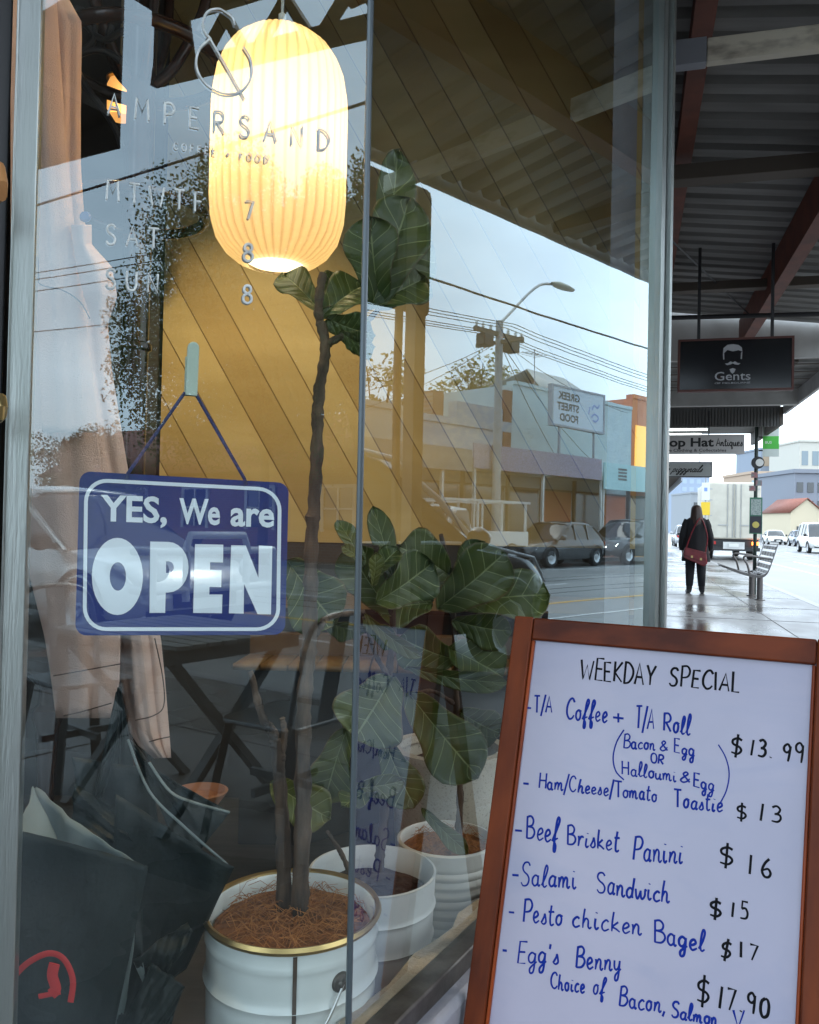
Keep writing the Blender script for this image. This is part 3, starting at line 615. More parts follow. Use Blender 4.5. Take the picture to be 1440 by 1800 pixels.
while sx < x1+2.2:
    w = pitch_-.0055
    poly = [(sx, zb-.5), (sx+w, zb-.5), (sx+w-4.5/sl_, zb+4), (sx-4.5/sl_, zb+4)]
    for a, b, c in ((-1, 0, -x0), (1, 0, x1), (0, -1, -zb), (0, 1, z1)): poly = clip(poly, a, b, c) if len(poly) > 2 else poly
    if len(poly) > 2: n0 = len(mb.f); mb.prism([(p[0], WY, p[1]) for p in poly], (0, .004+.0004*(k % 3), 0)); mb.mi[n0:] = [(k*7) % 3]*(len(mb.f)-n0)
    sx += pitch_; k += 1
part(mb, 'boards', [M['planks'], wood('yellow_timber_boards_pale', (.54, .41, .185), (.42, .31, .125), 'X', 5, .5, 0, 6), wood('yellow_timber_boards_deep', (.45, .32, .13), (.34, .235, .09), 'X', 4, .6, 0, 6)], room, True)
shell = thing('cafe_room', 'dark inner walls and ceiling of the cafe behind the window', 'room', (-1, 3, 0))
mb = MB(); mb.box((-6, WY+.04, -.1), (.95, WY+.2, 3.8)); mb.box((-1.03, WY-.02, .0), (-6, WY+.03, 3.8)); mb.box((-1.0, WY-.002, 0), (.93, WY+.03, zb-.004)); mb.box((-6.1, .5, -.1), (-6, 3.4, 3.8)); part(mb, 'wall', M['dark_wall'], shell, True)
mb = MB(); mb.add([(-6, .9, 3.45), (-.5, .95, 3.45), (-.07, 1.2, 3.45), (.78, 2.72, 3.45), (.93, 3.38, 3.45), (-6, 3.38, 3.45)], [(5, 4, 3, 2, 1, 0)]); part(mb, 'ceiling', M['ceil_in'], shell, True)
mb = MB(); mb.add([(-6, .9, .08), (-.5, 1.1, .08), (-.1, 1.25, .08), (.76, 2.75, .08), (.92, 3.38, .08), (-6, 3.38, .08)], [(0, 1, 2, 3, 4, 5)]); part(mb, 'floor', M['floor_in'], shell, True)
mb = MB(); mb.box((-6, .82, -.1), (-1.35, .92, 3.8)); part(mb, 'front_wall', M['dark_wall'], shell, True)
# display platform the pots stand on
mb = MB(); ZP = .18
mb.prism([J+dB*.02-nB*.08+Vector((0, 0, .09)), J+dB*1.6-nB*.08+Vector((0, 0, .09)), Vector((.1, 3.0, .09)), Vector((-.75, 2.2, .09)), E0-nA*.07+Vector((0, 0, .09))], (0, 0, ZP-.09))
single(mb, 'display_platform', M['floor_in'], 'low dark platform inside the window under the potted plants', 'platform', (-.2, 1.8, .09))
bn = thing('bench_seat', 'built in timber bench with honey coloured seat against the far wall', 'bench', (-.3, 3.0, .08))
sx0, sx1 = P(430, 1150, 3.0).x, .72
zt, zm = P(500, 1113, 3.12).z, P(500, 1155, 3.1).z; zf = P(500, 1174, 2.8).z
mb = MB(); mb.box((sx0, 3.1, .1), (sx1, 3.16, zt)); part(mb, 'backrest', M['bench_d'], bn, True)
mb = MB()
for i in range(14): a = sx0 + (sx1-sx0)*i/14; mb.add([(a, 2.8, zf), (a+(sx1-sx0)/14-.006, 2.8, zf), (a+(sx1-sx0)/14-.006, 3.098, zm), (a, 3.098, zm)], [(0, 1, 2, 3)])
part(mb, 'seat', M['bench_w'], bn, True, solid=.02)
mb = MB(); mb.box((sx0+.02, 2.86, .085), (sx1, 2.9, zf-.02)); part(mb, 'front_panel', M['dark_wall'], bn, True)
sh = thing('wall_shelf', 'dark ledge with honey timber top below the slanting boards', 'shelf', (.1, 3.2, zb))
mb = MB(); za, zc = P(512, 1062, 3.3).z, P(512, 1040, 3.3).z
mb.box((P(490, 1000, 3.2).x, 3.16, za), (.9, 3.34, zc)); part(mb, 'shelf_board', M['bench_w'], sh, True)
mb = MB(); mb.box((P(490, 1000, 3.2).x, 3.2, za-.02), (.9, 3.34, za-.001)); part(mb, 'shelf_edge', M['dark_wood'], sh, True)

# unseen ceiling spotlights washing the boarded wall; more added to brighten coat and bucket
def spotlight(loc, tgt, e, label, size=75):
    loc, tgt = Vector(loc), Vector(tgt); t = thing('ceiling_spotlight', label, 'spotlight', loc, group='cafe ceiling spotlights')
    d = (tgt-loc).normalized(); ax = d.to_track_quat('Z', 'X').to_matrix()
    mb = MB(); mb.lathe([(.02, -.1), (.04, -.09), (.042, .03), (.036, .03), (.034, -.02), (.0, -.03)], 20, loc, axis=ax); part(mb, 'can', M['black'], t, True)
    mb = MB(); mb.tube([loc-d*.08, loc-d*.08+Vector((0, 0, 3.45-loc.z+.07))], .008, 8); part(mb, 'stem', M['black'], t, True)
    l = bpy.data.lights.new('spot', 'SPOT'); l.energy = e; l.spot_size = R_(size); l.spot_blend = .8; l.color = (1, .78, .46); l.shadow_soft_size = .04
    o = bpy.data.objects.new('spot_lamp', l); COL.objects.link(o); o.parent = t; o.location = d*.04; o.rotation_euler = d.to_track_quat('-Z', 'Y').to_euler()
spotlight((-.95, 2.1, 3.0), (-.55, 3.35, 1.3), 52, 'black ceiling spotlight inside the cafe, nearer the coat stand', 60)
spotlight((.1, 2.05, 3.05), (.1, 3.35, 1.0), 4, 'black ceiling spotlight inside the cafe, nearer the fig plant')

spotlight((-1.0, 1.45, 3.05), (-.56, 1.45, .9), 26, 'black ceiling spotlight added out of view to brighten the hanging coat', 44)  # added to brighten the coat
spotlight((-.35, 1.35, 3.1), (-.19, 1.5, .3), 16, 'black ceiling spotlight added out of view to brighten the paint bucket', 34)  # added to brighten the bucket and what stands round it

# ------------------------------------------------------------------ pendant lamp
LC = P(491, 263, 1.58)
lamp = thing('pendant_lamp', 'glowing ribbed cream glass pendant lamp hanging inside the window', 'lamp', LC)
m, nt, b = _nt('ribbed_opal_glass'); N, L = nt.nodes, nt.links; N.remove(b)
tl = N.new('ShaderNodeBsdfTranslucent'); tl.inputs['Color'].default_value = (.96, .84, .58, 1); tc = N.new('ShaderNodeTexCoord'); sp = N.new('ShaderNodeSeparateXYZ'); at = N.new('ShaderNodeMath'); at.operation = 'ARCTAN2'; L.new(tc.outputs['Object'], sp.inputs[0]); L.new(sp.outputs['Y'], at.inputs[0]); L.new(sp.outputs['X'], at.inputs[1])
mm = N.new('ShaderNodeMath'); mm.operation = 'MULTIPLY'; mm.inputs[1].default_value = 38; L.new(at.outputs[0], mm.inputs[0]); cs = N.new('ShaderNodeMath'); cs.operation = 'COSINE'; L.new(mm.outputs[0], cs.inputs[0])
rm = N.new('ShaderNodeMapRange'); rm.inputs['From Min'].default_value = .3; rm.inputs['From Max'].default_value = 1; L.new(cs.outputs[0], rm.inputs['Value'])
mxc = N.new('ShaderNodeMixRGB'); mxc.inputs['Color1'].default_value = (.98, .88, .64, 1); mxc.inputs['Color2'].default_value = (.86, .66, .42, 1); L.new(rm.outputs[0], mxc.inputs['Fac']); L.new(mxc.outputs[0], tl.inputs['Color'])   # thicker glass along each rib
df = N.new('ShaderNodeBsdfPrincipled'); df.inputs['Base Color'].default_value = (.75, .66, .5, 1); df.inputs['Roughness'].default_value = .25
ms = N.new('ShaderNodeMixShader'); ms.inputs['Fac'].default_value = .4; L.new(tl.outputs[0], ms.inputs[1]); L.new(df.outputs[0], ms.inputs[2]); L.new(ms.outputs[0], N['Material Output'].inputs['Surface']); M['shade'] = m
prof = [(.054, -.226), (.06, -.224), (.078, -.217), (.1, -.2), (.117, -.175), (.127, -.14), (.13, -.1)] + [(.13, -.1+.02*i) for i in range(1, 10)] + [(.128, .105), (.122, .14), (.112, .165), (.096, .19), (.072, .21), (.045, .222), (.02, .227)]
mb = MB(); mb.lathe(prof, 38*6, (0, 0, 0), rib=lambda t: 1-.04*(1-abs(math.sin(19*t)))**1.6)
part(mb, 'lamp_shade', M['shade'], lamp)
mb = MB(); mb.lathe([(.0, -.05), (.03, -.04), (.042, -.01), (.042, .03), (.03, .06), (.014, .09), (.014, .11)], 20); part(mb, 'bulb', emit('warm_bulb', (1, .7, .33), 8.5), lamp)
mb = MB(); mb.lathe([(.02, .226), (.02, .232), (.0075, .236), (.0075, .262), (.003, .266)], 20); mb.lathe([(.015, .11), (.015, .225)], 16); part(mb, 'cap', M['lampcap'], lamp)
mb = MB(); mb.lathe([(0, -.214), (.05, -.214), (.058, -.218), (.05, -.222), (0, -.222)], 40); part(mb, 'diffuser', emit('warm_diffuser', (1, .86, .55), 1.1), lamp)
mb = MB(); mb.tube([(0, 0, .26), (.001, 0, 3.45-LC.z)], .003, 8); part(mb, 'cable', M['lampcap'], lamp)
# small lantern deep in the room
sc_ = P(211, 168, 2.75)
lan = thing('wall_lantern', 'small amber glass lantern glowing beyond the coat stand', 'lamp', sc_)
mb = MB(); mb.lathe([(.0, -.075), (.04, -.075), (.042, .03), (.034, .05)], 24); part(mb, 'glass', emit('amber_glass', (1, .45, .12), .38), lan)
mb = MB(); mb.lathe([(.034, .05), (.046, .052), (.044, .06), (.014, .07), (.006, .09)], 24); mb.tube([(0, 0, .09), (0, .0, 3.45-sc_.z)], .004, 6); part(mb, 'holder', M['gold'], lan)

# ------------------------------------------------------------------ coat stand, coat
SY = 1.95
st_ = thing('coat_stand', 'dark bentwood coat stand with curled arms beside the hanging coat', 'coat stand', (P(245, 300, SY).x, SY, .08))
pb, ptp = P(236, 900, SY), P(246, -60, SY)
mb = MB(); px = (pb.x+ptp.x)/2
mb.tube([(px-.004, SY, .1), (px, SY, .6), (px, SY, 1.2), (px+.002, SY, 2.5)], [.034, .033, .031, .034], 16); part(mb, 'pole', M['dark_wood'], st_, True)
mb = MB()
for py, rr in ((355, .042), (372, .039), (425, .04), (610, .04)): z = P(246, py, SY).z; mb.lathe([(.03, -.012), (rr, -.006), (rr, .006), (.03, .012)], 18, (px, SY, z))
parts(mb, 'turned_collar', M['dark_wood'], st_, True)
for py, rr, th in ((112, .19, .016), (372, .155, .013)):
    z = P(246, py, SY).z; mb = MB(); pts = [Vector((px+rr*math.cos(2*math.pi*k/40), SY+rr*math.sin(2*math.pi*k/40), z)) for k in range(41)]; mb.tube(pts, th, 10, False)
    part(mb, 'hoop', M['dark_wood'], st_, True)
z0 = P(246, 60, SY).z
for k in range(5):
    a = R_(12+72*k); c, s = math.cos(a), math.sin(a)
    prof = [(.03, z0-.12), (.08, z0-.06), (.14, z0+.08), (.15, z0+.22), (.11, z0+.36), (.17, z0+.46), (.25, z0+.5), (.28, z0+.56), (.24, z0+.61), (.2, z0+.58)]
    mb = MB(); pts = cr([(px+r*c, SY+r*s, z) for r, z in prof], 6); mb.tube(pts, [.014-.005*i/len(pts) for i in range(len(pts))], 10); part(mb, 'hook_arm', M['dark_wood'], st_, True)
for k in range(4):
    a = R_(40+90*k); c, s = math.cos(a), math.sin(a)
    mb = MB(); pts = cr([(px+r*c, SY+r*s, z) for r, z in ((.03, .55), (.06, .4), (.16, .22), (.27, .12), (.3, .095))], 6); mb.tube(pts, .014, 10); part(mb, 'foot', M['dark_wood'], st_, True)
# bits of wrought black ironwork from the stand's crown
mb = MB()
for pts in ([(100, 0), (128, 30), (155, 48), (165, 70), (140, 95)], [(135, 15), (150, 22), (166, 40), (165, 65)], [(160, 58), (185, 70), (205, 60), (222, 52)], [(190, 65), (196, 45)], [(140, 95), (165, 88), (190, 92), (214, 108)], [(140, 130), (150, 150), (180, 190), (205, 230), (215, 262)]):
    mb.tube([P(p.x, p.y, SY-.12) for p in cr([(a, b, 0) for a, b in pts], 5)], .0075, 8)
part(mb, 'scroll', M['black'], st_, True)

coat = thing('hanging_coat', 'long pinkish beige cotton coat hanging beside the post at the left of the window', 'coat', P(170, 700, 1.45))
def cloth(name, ys, xl, xr, dep, folds, amp, seed, bulge=.03, hem=None):
    rnd = random.Random(seed); rows = []; n = 34
    ph = [rnd.uniform(0, 6.28) for _ in range(6)]
    for i in range(61):
        t = i/60; y = ys[0] + (ys[-1]-ys[0])*t; a, b = interp(y, ys, xl), interp(y, ys, xr); row = []
        for j in range(n+1):
            s = j/n; f = math.sin(s*folds*6.283+ph[0]+1.2*math.sin(t*2+ph[1]))*.6 + .4*math.sin(s*folds*2.3*6.283+ph[2]+2*t)
            f = f*abs(f)**.3 + .12*math.sin(t*9+s*3+ph[3])*math.sin(s*5+ph[4])
            yy = y + ((hem(s) if hem else 0) if i == 60 else 0)
            row.append(P(a+(b-a)*s, yy, dep - bulge*math.sin(math.pi*s) + amp*f*min(1, .35+t)))
        rows.append(row)
    mb = MB(); mb.grid(rows); return part(mb, name, M['coat'], coat, True, solid=.003)
YS = [-30, 40, 200, 290, 380, 460, 500, 560, 650, 700, 800, 900, 1000, 1120, 1200, 1300, 1332]
cloth('coat_back', YS, [60, 60, 60, 60, 62, 64, 66, 70, 80, 90, 110, 140, 170, 205, 214, 232, 272],
      [104, 143, 141, 141, 147, 158, 178, 188, 196, 204, 220, 238, 258, 282, 290, 298, 300], 1.5, 1.6, .008, 3)
cloth('coat_front', [-30, 200, 400, 600, 850, 1000, 1120, 1200, 1262], [20, 20, 20, 20, 24, 50, 80, 92, 100], [96, 112, 130, 152, 182, 196, 212, 210, 196], 1.455, 1.3, .008, 8)
cloth('sleeve', [-30, 120, 300, 420, 520, 640, 760], [40, 42, 50, 60, 66, 70, 76], [92, 104, 118, 132, 146, 160, 172], 1.42, .9, .006, 5)
cloth('pocket_flap', [395, 430, 470, 520, 575], [126, 130, 136, 148, 168], [160, 160, 196, 205, 186], 1.41, .6, .003, 11)
mb = MB()
for pts in ([(94, 1188), (150, 1178), (212, 1167)], [(112, 1258), (140, 1252), (196, 1236)], [(272, 1122), (286, 1190), (288, 1240), (270, 1258), (238, 1266)], [(262, 1304), (280, 1299), (299, 1295)], [(66, 380), (68, 480), (72, 500), (110, 510), (140, 530), (158, 560)]):
    mb.tube([P(p.x, p.y, 1.385 if p.y < 700 else (1.405 if p.x < 214 else 1.45)) for p in cr([(a, b, 0) for a, b in pts], 5)], .0011, 5)
parts(mb, 'seam', M['seam'], coat, True)
mb = MB(); c = P(150, 381, 1.4); mb.lathe([(.0, -.004), (.008, -.004), (.01, 0), (.008, .004), (.0, .004)], 16, c, axis=Matrix.Rotation(R_(80), 3, 'X')); part(mb, 'button', M['navy'], coat, True)

# turned dark stool leg seen low at the left
mb = MB(); c = P(82, 1300, 1.62)
mb.lathe([(.012, -.55), (.014, -.2), (.02, -.16), (.015, -.12), (.021, .0), (.022, .02), (.03, .045), (.03, .06), (.018, .07), (.016, .1), (.05, .14), (.055, .17), (.0, .175)], 18, c); single(mb, 'plant_stool', M['dark_wood'], 'dark turned wooden stool behind the wrapped bouquets', 'stool', (c.x, c.y, .1))

# ------------------------------------------------------------------ wrapped bouquets
def sheet(mb, pix, n=26, warp=.01, seed=1):
    """four photo corners (x, y, depth): a softly buckled sheet of paper"""
    rnd = random.Random(seed); c = [P(*p) for p in pix]; rows = []; a = [rnd.uniform(0, 6) for _ in range(3)]
    nrm = (c[1]-c[0]).cross(c[3]-c[0]).normalized()
    for i in range(n+1):
        t = i/n; rows.append([(c[0]*(1-s)+c[1]*s)*(1-t)+(c[3]*(1-s)+c[2]*s)*t + nrm*warp*(math.sin(5*s+a[0])*math.cos(3*t+a[1])+.4*math.sin(9*s-6*t+a[2])-.55*abs(math.sin(6*s+2.2*t+a[0]))-.35*abs(math.sin(4*t-7*s+a[1]))+.12*math.sin(31*s+17*t)) for s in [j/n for j in range(n+1)]])
    mb.grid(rows)
b1 = thing('wrapped_bouquet', 'bouquet wrapped in dark green paper with a red printed mark on its front', 'bouquet', P(130, 1700, 1.22))
mb = MB(); sheet(mb, [(30, 1458, 1.16), (262, 1518, 1.2), (196, 1830, 1.2), (10, 1830, 1.14)], warp=.008, seed=2); part(mb, 'front_paper', M['wrap'], b1, True, solid=.0012)
mb = MB(); sheet(mb, [(60, 1385, 1.26), (262, 1518, 1.21), (215, 1810, 1.24), (40, 1830, 1.24)], warp=.014, seed=4); sheet(mb, [(26, 1470, 1.17), (62, 1385, 1.24), (104, 1482, 1.22), (34, 1468, 1.165)], warp=.004, seed=6); part(mb, 'lining_paper', M['wrap_in'], b1, True, solid=.0012)
mb = MB()
for pts, r in (([(25, 1716), (50, 1692), (85, 1676), (112, 1686), (128, 1722), (124, 1762)], .0042), ([(96, 1694), (92, 1715), (98, 1738), (90, 1748)], .0075), ([(68, 1752), (88, 1748), (106, 1744)], .0035)):
    q = [P(p.x, p.y, 1.135) for p in cr([(a, b, 0) for a, b in pts], 5)]; mb.tube(q, r, 8, True, (Vector((0, -1, 0)), .15))
part(mb, 'printed_mark', M['red'], b1, True)
b2 = thing('wrapped_bouquet', 'bouquet in plain dark green paper with tall pointed folds, nearest the paint bucket', 'bouquet', P(290, 1650, 1.34))
mb = MB(); sheet(mb, [(205, 1395, 1.34), (412, 1524, 1.32), (330, 1700, 1.36), (190, 1800, 1.28)], warp=.01, seed=7)
sheet(mb, [(130, 1330, 1.42), (262, 1350, 1.40), (300, 1600, 1.38), (190, 1640, 1.36)], warp=.012, seed=17)
sheet(mb, [(208, 1208, 1.42), (216, 1208, 1.42), (268, 1560, 1.40), (140, 1560, 1.40)], warp=.006, seed=9); part(mb, 'front_paper', M['wrap'], b2, True, solid=.0012)
mb = MB(); sheet(mb, [(222, 1290, 1.38), (260, 1340, 1.38), (404, 1428, 1.40), (330, 1520, 1.37)], warp=.012, seed=10)
sheet(mb, [(120, 1470, 1.33), (135, 1380, 1.36), (200, 1420, 1.36), (258, 1512, 1.33)], warp=.012, seed=11)
sheet(mb, [(206, 1215, 1.41), (212, 1300, 1.40), (180, 1400, 1.38), (150, 1460, 1.38)], warp=.006, seed=12); part(mb, 'fold', M['wrap'], b2, True, solid=.0012)
mb = MB()
for pts in ([(262, 1340), (300, 1392), (345, 1412), (404, 1428)], [(125, 1472), (145, 1488), (200, 1506), (258, 1517)], [(60, 1386), (78, 1410), (98, 1470)], [(225, 1300), (262, 1390), (320, 1450), (400, 1520)]):
    mb.tube([P(p.x, p.y, 1.325) for p in cr([(a, b, 0) for a, b in pts], 6)], .0022, 6)
part(mb, 'paper_edge', M['wrap_in'], b2, True)
b3 = thing('wrapped_bouquet', 'low crumpled bouquet end of dark green paper standing on the platform beside the paint bucket', 'bouquet', P(290, 1750, 1.3))
mb = MB()
for i, q in enumerate(([(150, 1640, 1.24), (250, 1600, 1.26), (262, 1790, 1.24), (160, 1840, 1.22)], [(234, 1680, 1.24), (330, 1620, 1.27), (338, 1634, 1.27), (262, 1762, 1.24)], [(262, 1692, 1.23), (324, 1726, 1.25), (290, 1840, 1.24), (200, 1840, 1.22)])): sheet(mb, q, warp=.012, seed=20+i)
part(mb, 'front_paper', M['wrap'], b3, True, solid=.0012)
mb = MB(); sheet(mb, [(236, 1690, 1.235), (250, 1680, 1.235), (260, 1740, 1.235), (257, 1742, 1.235)], 4, .002, 3); part(mb, 'lining_paper', M['wrap_in'], b3, True, solid=.001)

# ------------------------------------------------------------------ pots
def pot(name, label, m, cx, cy, depth, r_top, r_bot, ribs=None, group=None, rim=None, zb=ZP):
    c = P(cx, cy, depth); t = thing(name, label, 'plant pot', (c.x, c.y, zb)); h = c.z-zb
    n = 60; prof = []
    for i in range(n+1):
        z = h*i/n; r = r_bot+(r_top-r_bot)*i/n
        if ribs: r += ribs(z, h)
        prof.append((r, z))
    prof = [(0, 0)] + prof + [(r_top+.001, h+.002), (r_top-.004, h+.003), (r_top-.007, h-.002), (r_top-.012, h-.06)]
    mb = MB(); mb.lathe(prof, 64); part(mb, 'body', m, t)
    return t, h, c
def bump_at(z, c, w, a): return a*math.exp(-((z-c)/w)**2)
bk, bh, bc = pot('paint_bucket', 'white metal paint bucket with worn gold rim and wire handle, planted with the fig trunk', M['bucket'], 515, 1598, 1.395, .142, .136, lambda z, h: bump_at(z, h-.03, .006, .003)+bump_at(z, h-.092, .006, .005)+bump_at(z, h-.21, .006, .005))
mb = MB(); mb.lathe([(.139, bh-.004), (.146, bh-.004), (.149, bh+.002), (.146, bh+.008), (.14, bh+.006), (.138, bh-.002)], 64); part(mb, 'rim', M['gold'], bk)
def soil(t, r, z, m, fib=None, nf=260, seed=1):
    rnd = random.Random(seed); rows = []
    for i in range(9):
        q = r*i/8; rows.append([(q*math.cos(a), q*math.sin(a), z+.014*(1-(i/8)**2)+rnd.uniform(-.003, .003)) for a in [2*math.pi*k/36 for k in range(37)]])
    for rw in rows: rw[-1] = rw[0]
    mb = MB(); mb.grid(rows); s = part(mb, 'soil', m, t)
    if fib:
        mb = MB()
        for _ in range(nf):
            q = r*math.sqrt(rnd.random())*.96; a = rnd.uniform(0, 6.28); b = rnd.uniform(0, 6.28); l = rnd.uniform(.02, .06)
            p = Vector((q*math.cos(a), q*math.sin(a), z+.012)); d = Vector((math.cos(b), math.sin(b), rnd.uniform(-.1, .5)))
            e = p+d*l; 
            if math.hypot(e.x, e.y) > r*.99: continue
            mb.tube([p, p+d*l*.5+Vector((0, 0, l*.25)), e], .0005, 4, False)
        o = part(mb, 'fibre', fib, s); o['kind'] = 'stuff'
soil(bk, .13, bh-.024, M['coir'], M['coir2'], 420, 2)
loc = lambda x, y: None
ang = math.atan2(-1, .48)                                             # the boss faces the camera's right
bx, by = .139*math.cos(R_(-50)), .139*math.sin(R_(-50))
mb = MB(); ax = Vector((bx, by, 0)).normalized(); axm = ax.to_track_quat('Z', 'Y').to_matrix()
mb.lathe([(.0, .012), (.006, .012), (.008, .008), (.014, .006), (.016, .002), (.016, -.004)], 20, (bx, by, bh-.06), axis=axm); part(mb, 'handle_boss', mat('dull_boss', (.1, .09, .08), .4, .7), bk)
mb = MB(); p0 = Vector((bx, by, bh-.06))+ax*.01
arc = [p0]
for k in range(1, 10): a = R_(-50-9*k); arc.append(Vector((.152*math.cos(a), .152*math.sin(a), bh-.06-.19*math.sin(math.pi*min(1, k/16)))))
mb.tube(cr(arc, 5), .0022, 8); part(mb, 'wire_handle', M['steel'], bk)
mb = MB(); a = R_(-80.5); pr = []  # dark brown stripe down the front of the bucket
for i in range(41):
    z = (bh-.006)*i/40; r = .1365+.006*i/40+bump_at(z, bh-.03, .006, .003)+bump_at(z, bh-.092, .006, .005)+bump_at(z, bh-.21, .006, .005)+.0012
    pr.append([(r*math.cos(a+s), r*math.sin(a+s), z) for s in (-.022, 0, .022)])
mb.grid(pr); part(mb, 'dark_stripe', M['stripe'], bk)
p2, h2, c2 = pot('round_pot', 'plain white round pot with dark soil, between the paint bucket and the ribbed pot', M['pot2'], 655, 1530, 1.72, .131, .118, lambda z, h: bump_at(z, h-.06, .004, .004)+bump_at(z, h-.12, .004, .004)+bump_at(z, h-.18, .004, .004))
soil(p2, .12, h2-.045, M['soil'], None)
p3, h3, c3 = pot('ribbed_pot', 'white pot with horizontal ribs and orange coir, nearest the menu board', M['pot3'], 785, 1474, 1.93, .112, .088, lambda z, h: .005*abs(math.sin(z*math.pi/.021)) if z < h-.035 else .003)
soil(p3, .103, h3-.022, M['coir'], M['coir2'], 220, 4)
p4, h4, c4 = pot('stone_pot', 'tall speckled cream stone pot behind the ribbed pot', M['pot4'], 790, 1318, 2.5, .175, .15, zb=.1)
mb = MB(); mb.lathe([(.178, h4-.01), (.18, h4+.0), (.178, h4+.012), (.15, h4+.012), (.148, h4-.01)], 64); part(mb, 'rim', M['pot4'], p4)
soil(p4, .15, h4-.05, M['soil'], None)
mb = MB(); c = P(352, 1395, 1.75); mb.lathe([(.0, -.02), (.04, -.02), (.055, .0), (.058, .006), (.052, .008), (.045, -.008), (.0, -.01)], 32, c); single(mb, 'terracotta_saucer', M['terracotta'], 'small terracotta saucer on the dark floor behind the bouquets', 'saucer', c)

# ------------------------------------------------------------------ fig plants
def leaf(mb, base, tip, width, roll=0.0, droop=.15, cup=.12, seed=0):
    """base/tip = (photo x, y, depth); width in photo pixels"""
    rnd = random.Random(seed); b, t = P(*base), P(*tip); d = t-b; L_ = d.length; w = width*((base[2]+tip[2])/2)/F
    f = d.normalized(); view = (CAM-(b+t)/2).normalized(); s = f.cross(view).normalized(); nr = s.cross(f).normalized()
    q = Matrix.Rotation(roll, 3, f); s = q @ s; nr = q @ nr
    T = [0, .06, .14, .24, .36, .48, .6, .72, .83, .92, .97, 1]; Wd = [.03, .3, .46, .56, .62, .74, .92, 1, .93, .66, .36, .02]
    rows, uv = [], []; a = [rnd.uniform(0, 6.28) for _ in range(3)]; n = 12
    for i in range(25):
        u = i/24; hw = w/2*interp(u, T, Wd); c = b + d*u + nr*(L_*droop*(4*u*(1-u))*.5) ; r, ru = [], []
        for j in range(n+1):
            k = (j/n-.5)*2; x = s*(hw*k)
            z = cup*w*(k*k)*.6 + .05*w*math.sin(9*u+a[0]+(2 if k > 0 else 0))*abs(k)**1.5 + .02*w*math.sin(20*u+a[1])*k*k - .03*w*math.exp(-(k/.12)**2)
            r.append(c + x + nr*z); ru.append((j/n, u))
        rows.append(r); uv.append(ru)
    mb.grid(rows, True, uv)
def stem(mb, pts, r, seed=0, n=10):
    rnd = random.Random(seed); q = cr([P(*p) for p in pts], 16); k = len(q)
    rr = [(r[0]+(r[1]-r[0])*i/(k-1))*(1+.1*math.sin(i*.9+seed)+rnd.uniform(-.08, .1)+(.15 if i % 13 == 5 else 0)) for i in range(k)]; q = [p+Vector((rnd.gauss(0, r[1]*.06), rnd.gauss(0, r[1]*.06), 0)) for p in q]
    mb.tube(q, rr, n)
f1 = thing('fig_tree', 'tall fiddle leaf fig with rough brown trunk growing from the paint bucket', 'plant', (bc.x, bc.y, bc.z-.02))
mb = MB(); stem(mb, [(525, 1640, 1.4), (532, 1450, 1.4), (534, 1250, 1.4), (545, 1110, 1.41), (547, 960, 1.42), (556, 830, 1.43), (560, 700, 1.44), (572, 610, 1.45), (560, 545, 1.45), (568, 480, 1.46)], (.0145, .0075), 1)
stem(mb, [(500, 1640, 1.42), (498, 1480, 1.43), (490, 1350, 1.44), (480, 1290, 1.44), (462, 1262, 1.44), (440, 1180, 1.44)], (.0145, .005), 2)
stem(mb, [(492, 1340, 1.44), (500, 1290, 1.45), (496, 1262, 1.45)], (.008, .004), 5)
stem(mb, [(545, 1130, 1.41), (560, 1105, 1.42), (580, 1085, 1.44), (640, 1075, 1.47)], (.008, .004), 3)
stem(mb, [(572, 605, 1.45), (600, 592, 1.46), (640, 570, 1.47), (668, 540, 1.48)], (.008, .004), 4)
part(mb, 'trunk', M['bark'], f1, True)
mb = MB(); D = 1.46
for i, (b, t, w, ro) in enumerate((((566, 550, D), (500, 484, D+.1), 66, .3), ((560, 545, D), (610, 492, D+.1), 70, -.4), ((575, 560, D), (660, 590, D-.02), 80, .5), ((560, 560, D), (640, 500, D+.05), 90, -.5),
        ((650, 545, 1.48), (720, 350, 1.5), 120, .2), ((655, 540, 1.48), (745, 490, 1.54), 90, -.3), ((640, 550, 1.49), (700, 265, 1.56), 80, .5), ((668, 540, 1.49), (650, 380, 1.45), 100, -.2), ((660, 545, 1.49), (752, 420, 1.58), 95, .4), ((600, 585, 1.46), (660, 610, 1.4), 60, .8))): leaf(mb, b, t, w, ro, .14, .14, i)
part(mb, 'foliage', M['leaf'], f1, True, solid=.0006)
f2 = thing('fig_plant', 'leafy fiddle leaf fig with broad dark leaves growing from the plain white round pot', 'plant', (c2.x, c2.y, c2.z-.03))
mb = MB(); stem(mb, [(665, 1530, 1.74), (676, 1420, 1.75), (682, 1300, 1.75), (684, 1190, 1.74), (690, 1080, 1.72), (660, 960, 1.68)], (.011, .006), 6); stem(mb, [(615, 1535, 1.68), (600, 1500, 1.68), (575, 1462, 1.67)], (.006, .004), 7); stem(mb, [(684, 1190, 1.74), (660, 1150, 1.7), (640, 1085, 1.64)], (.006, .004), 8); part(mb, 'trunk', M['bark'], f2, True)
mb = MB()
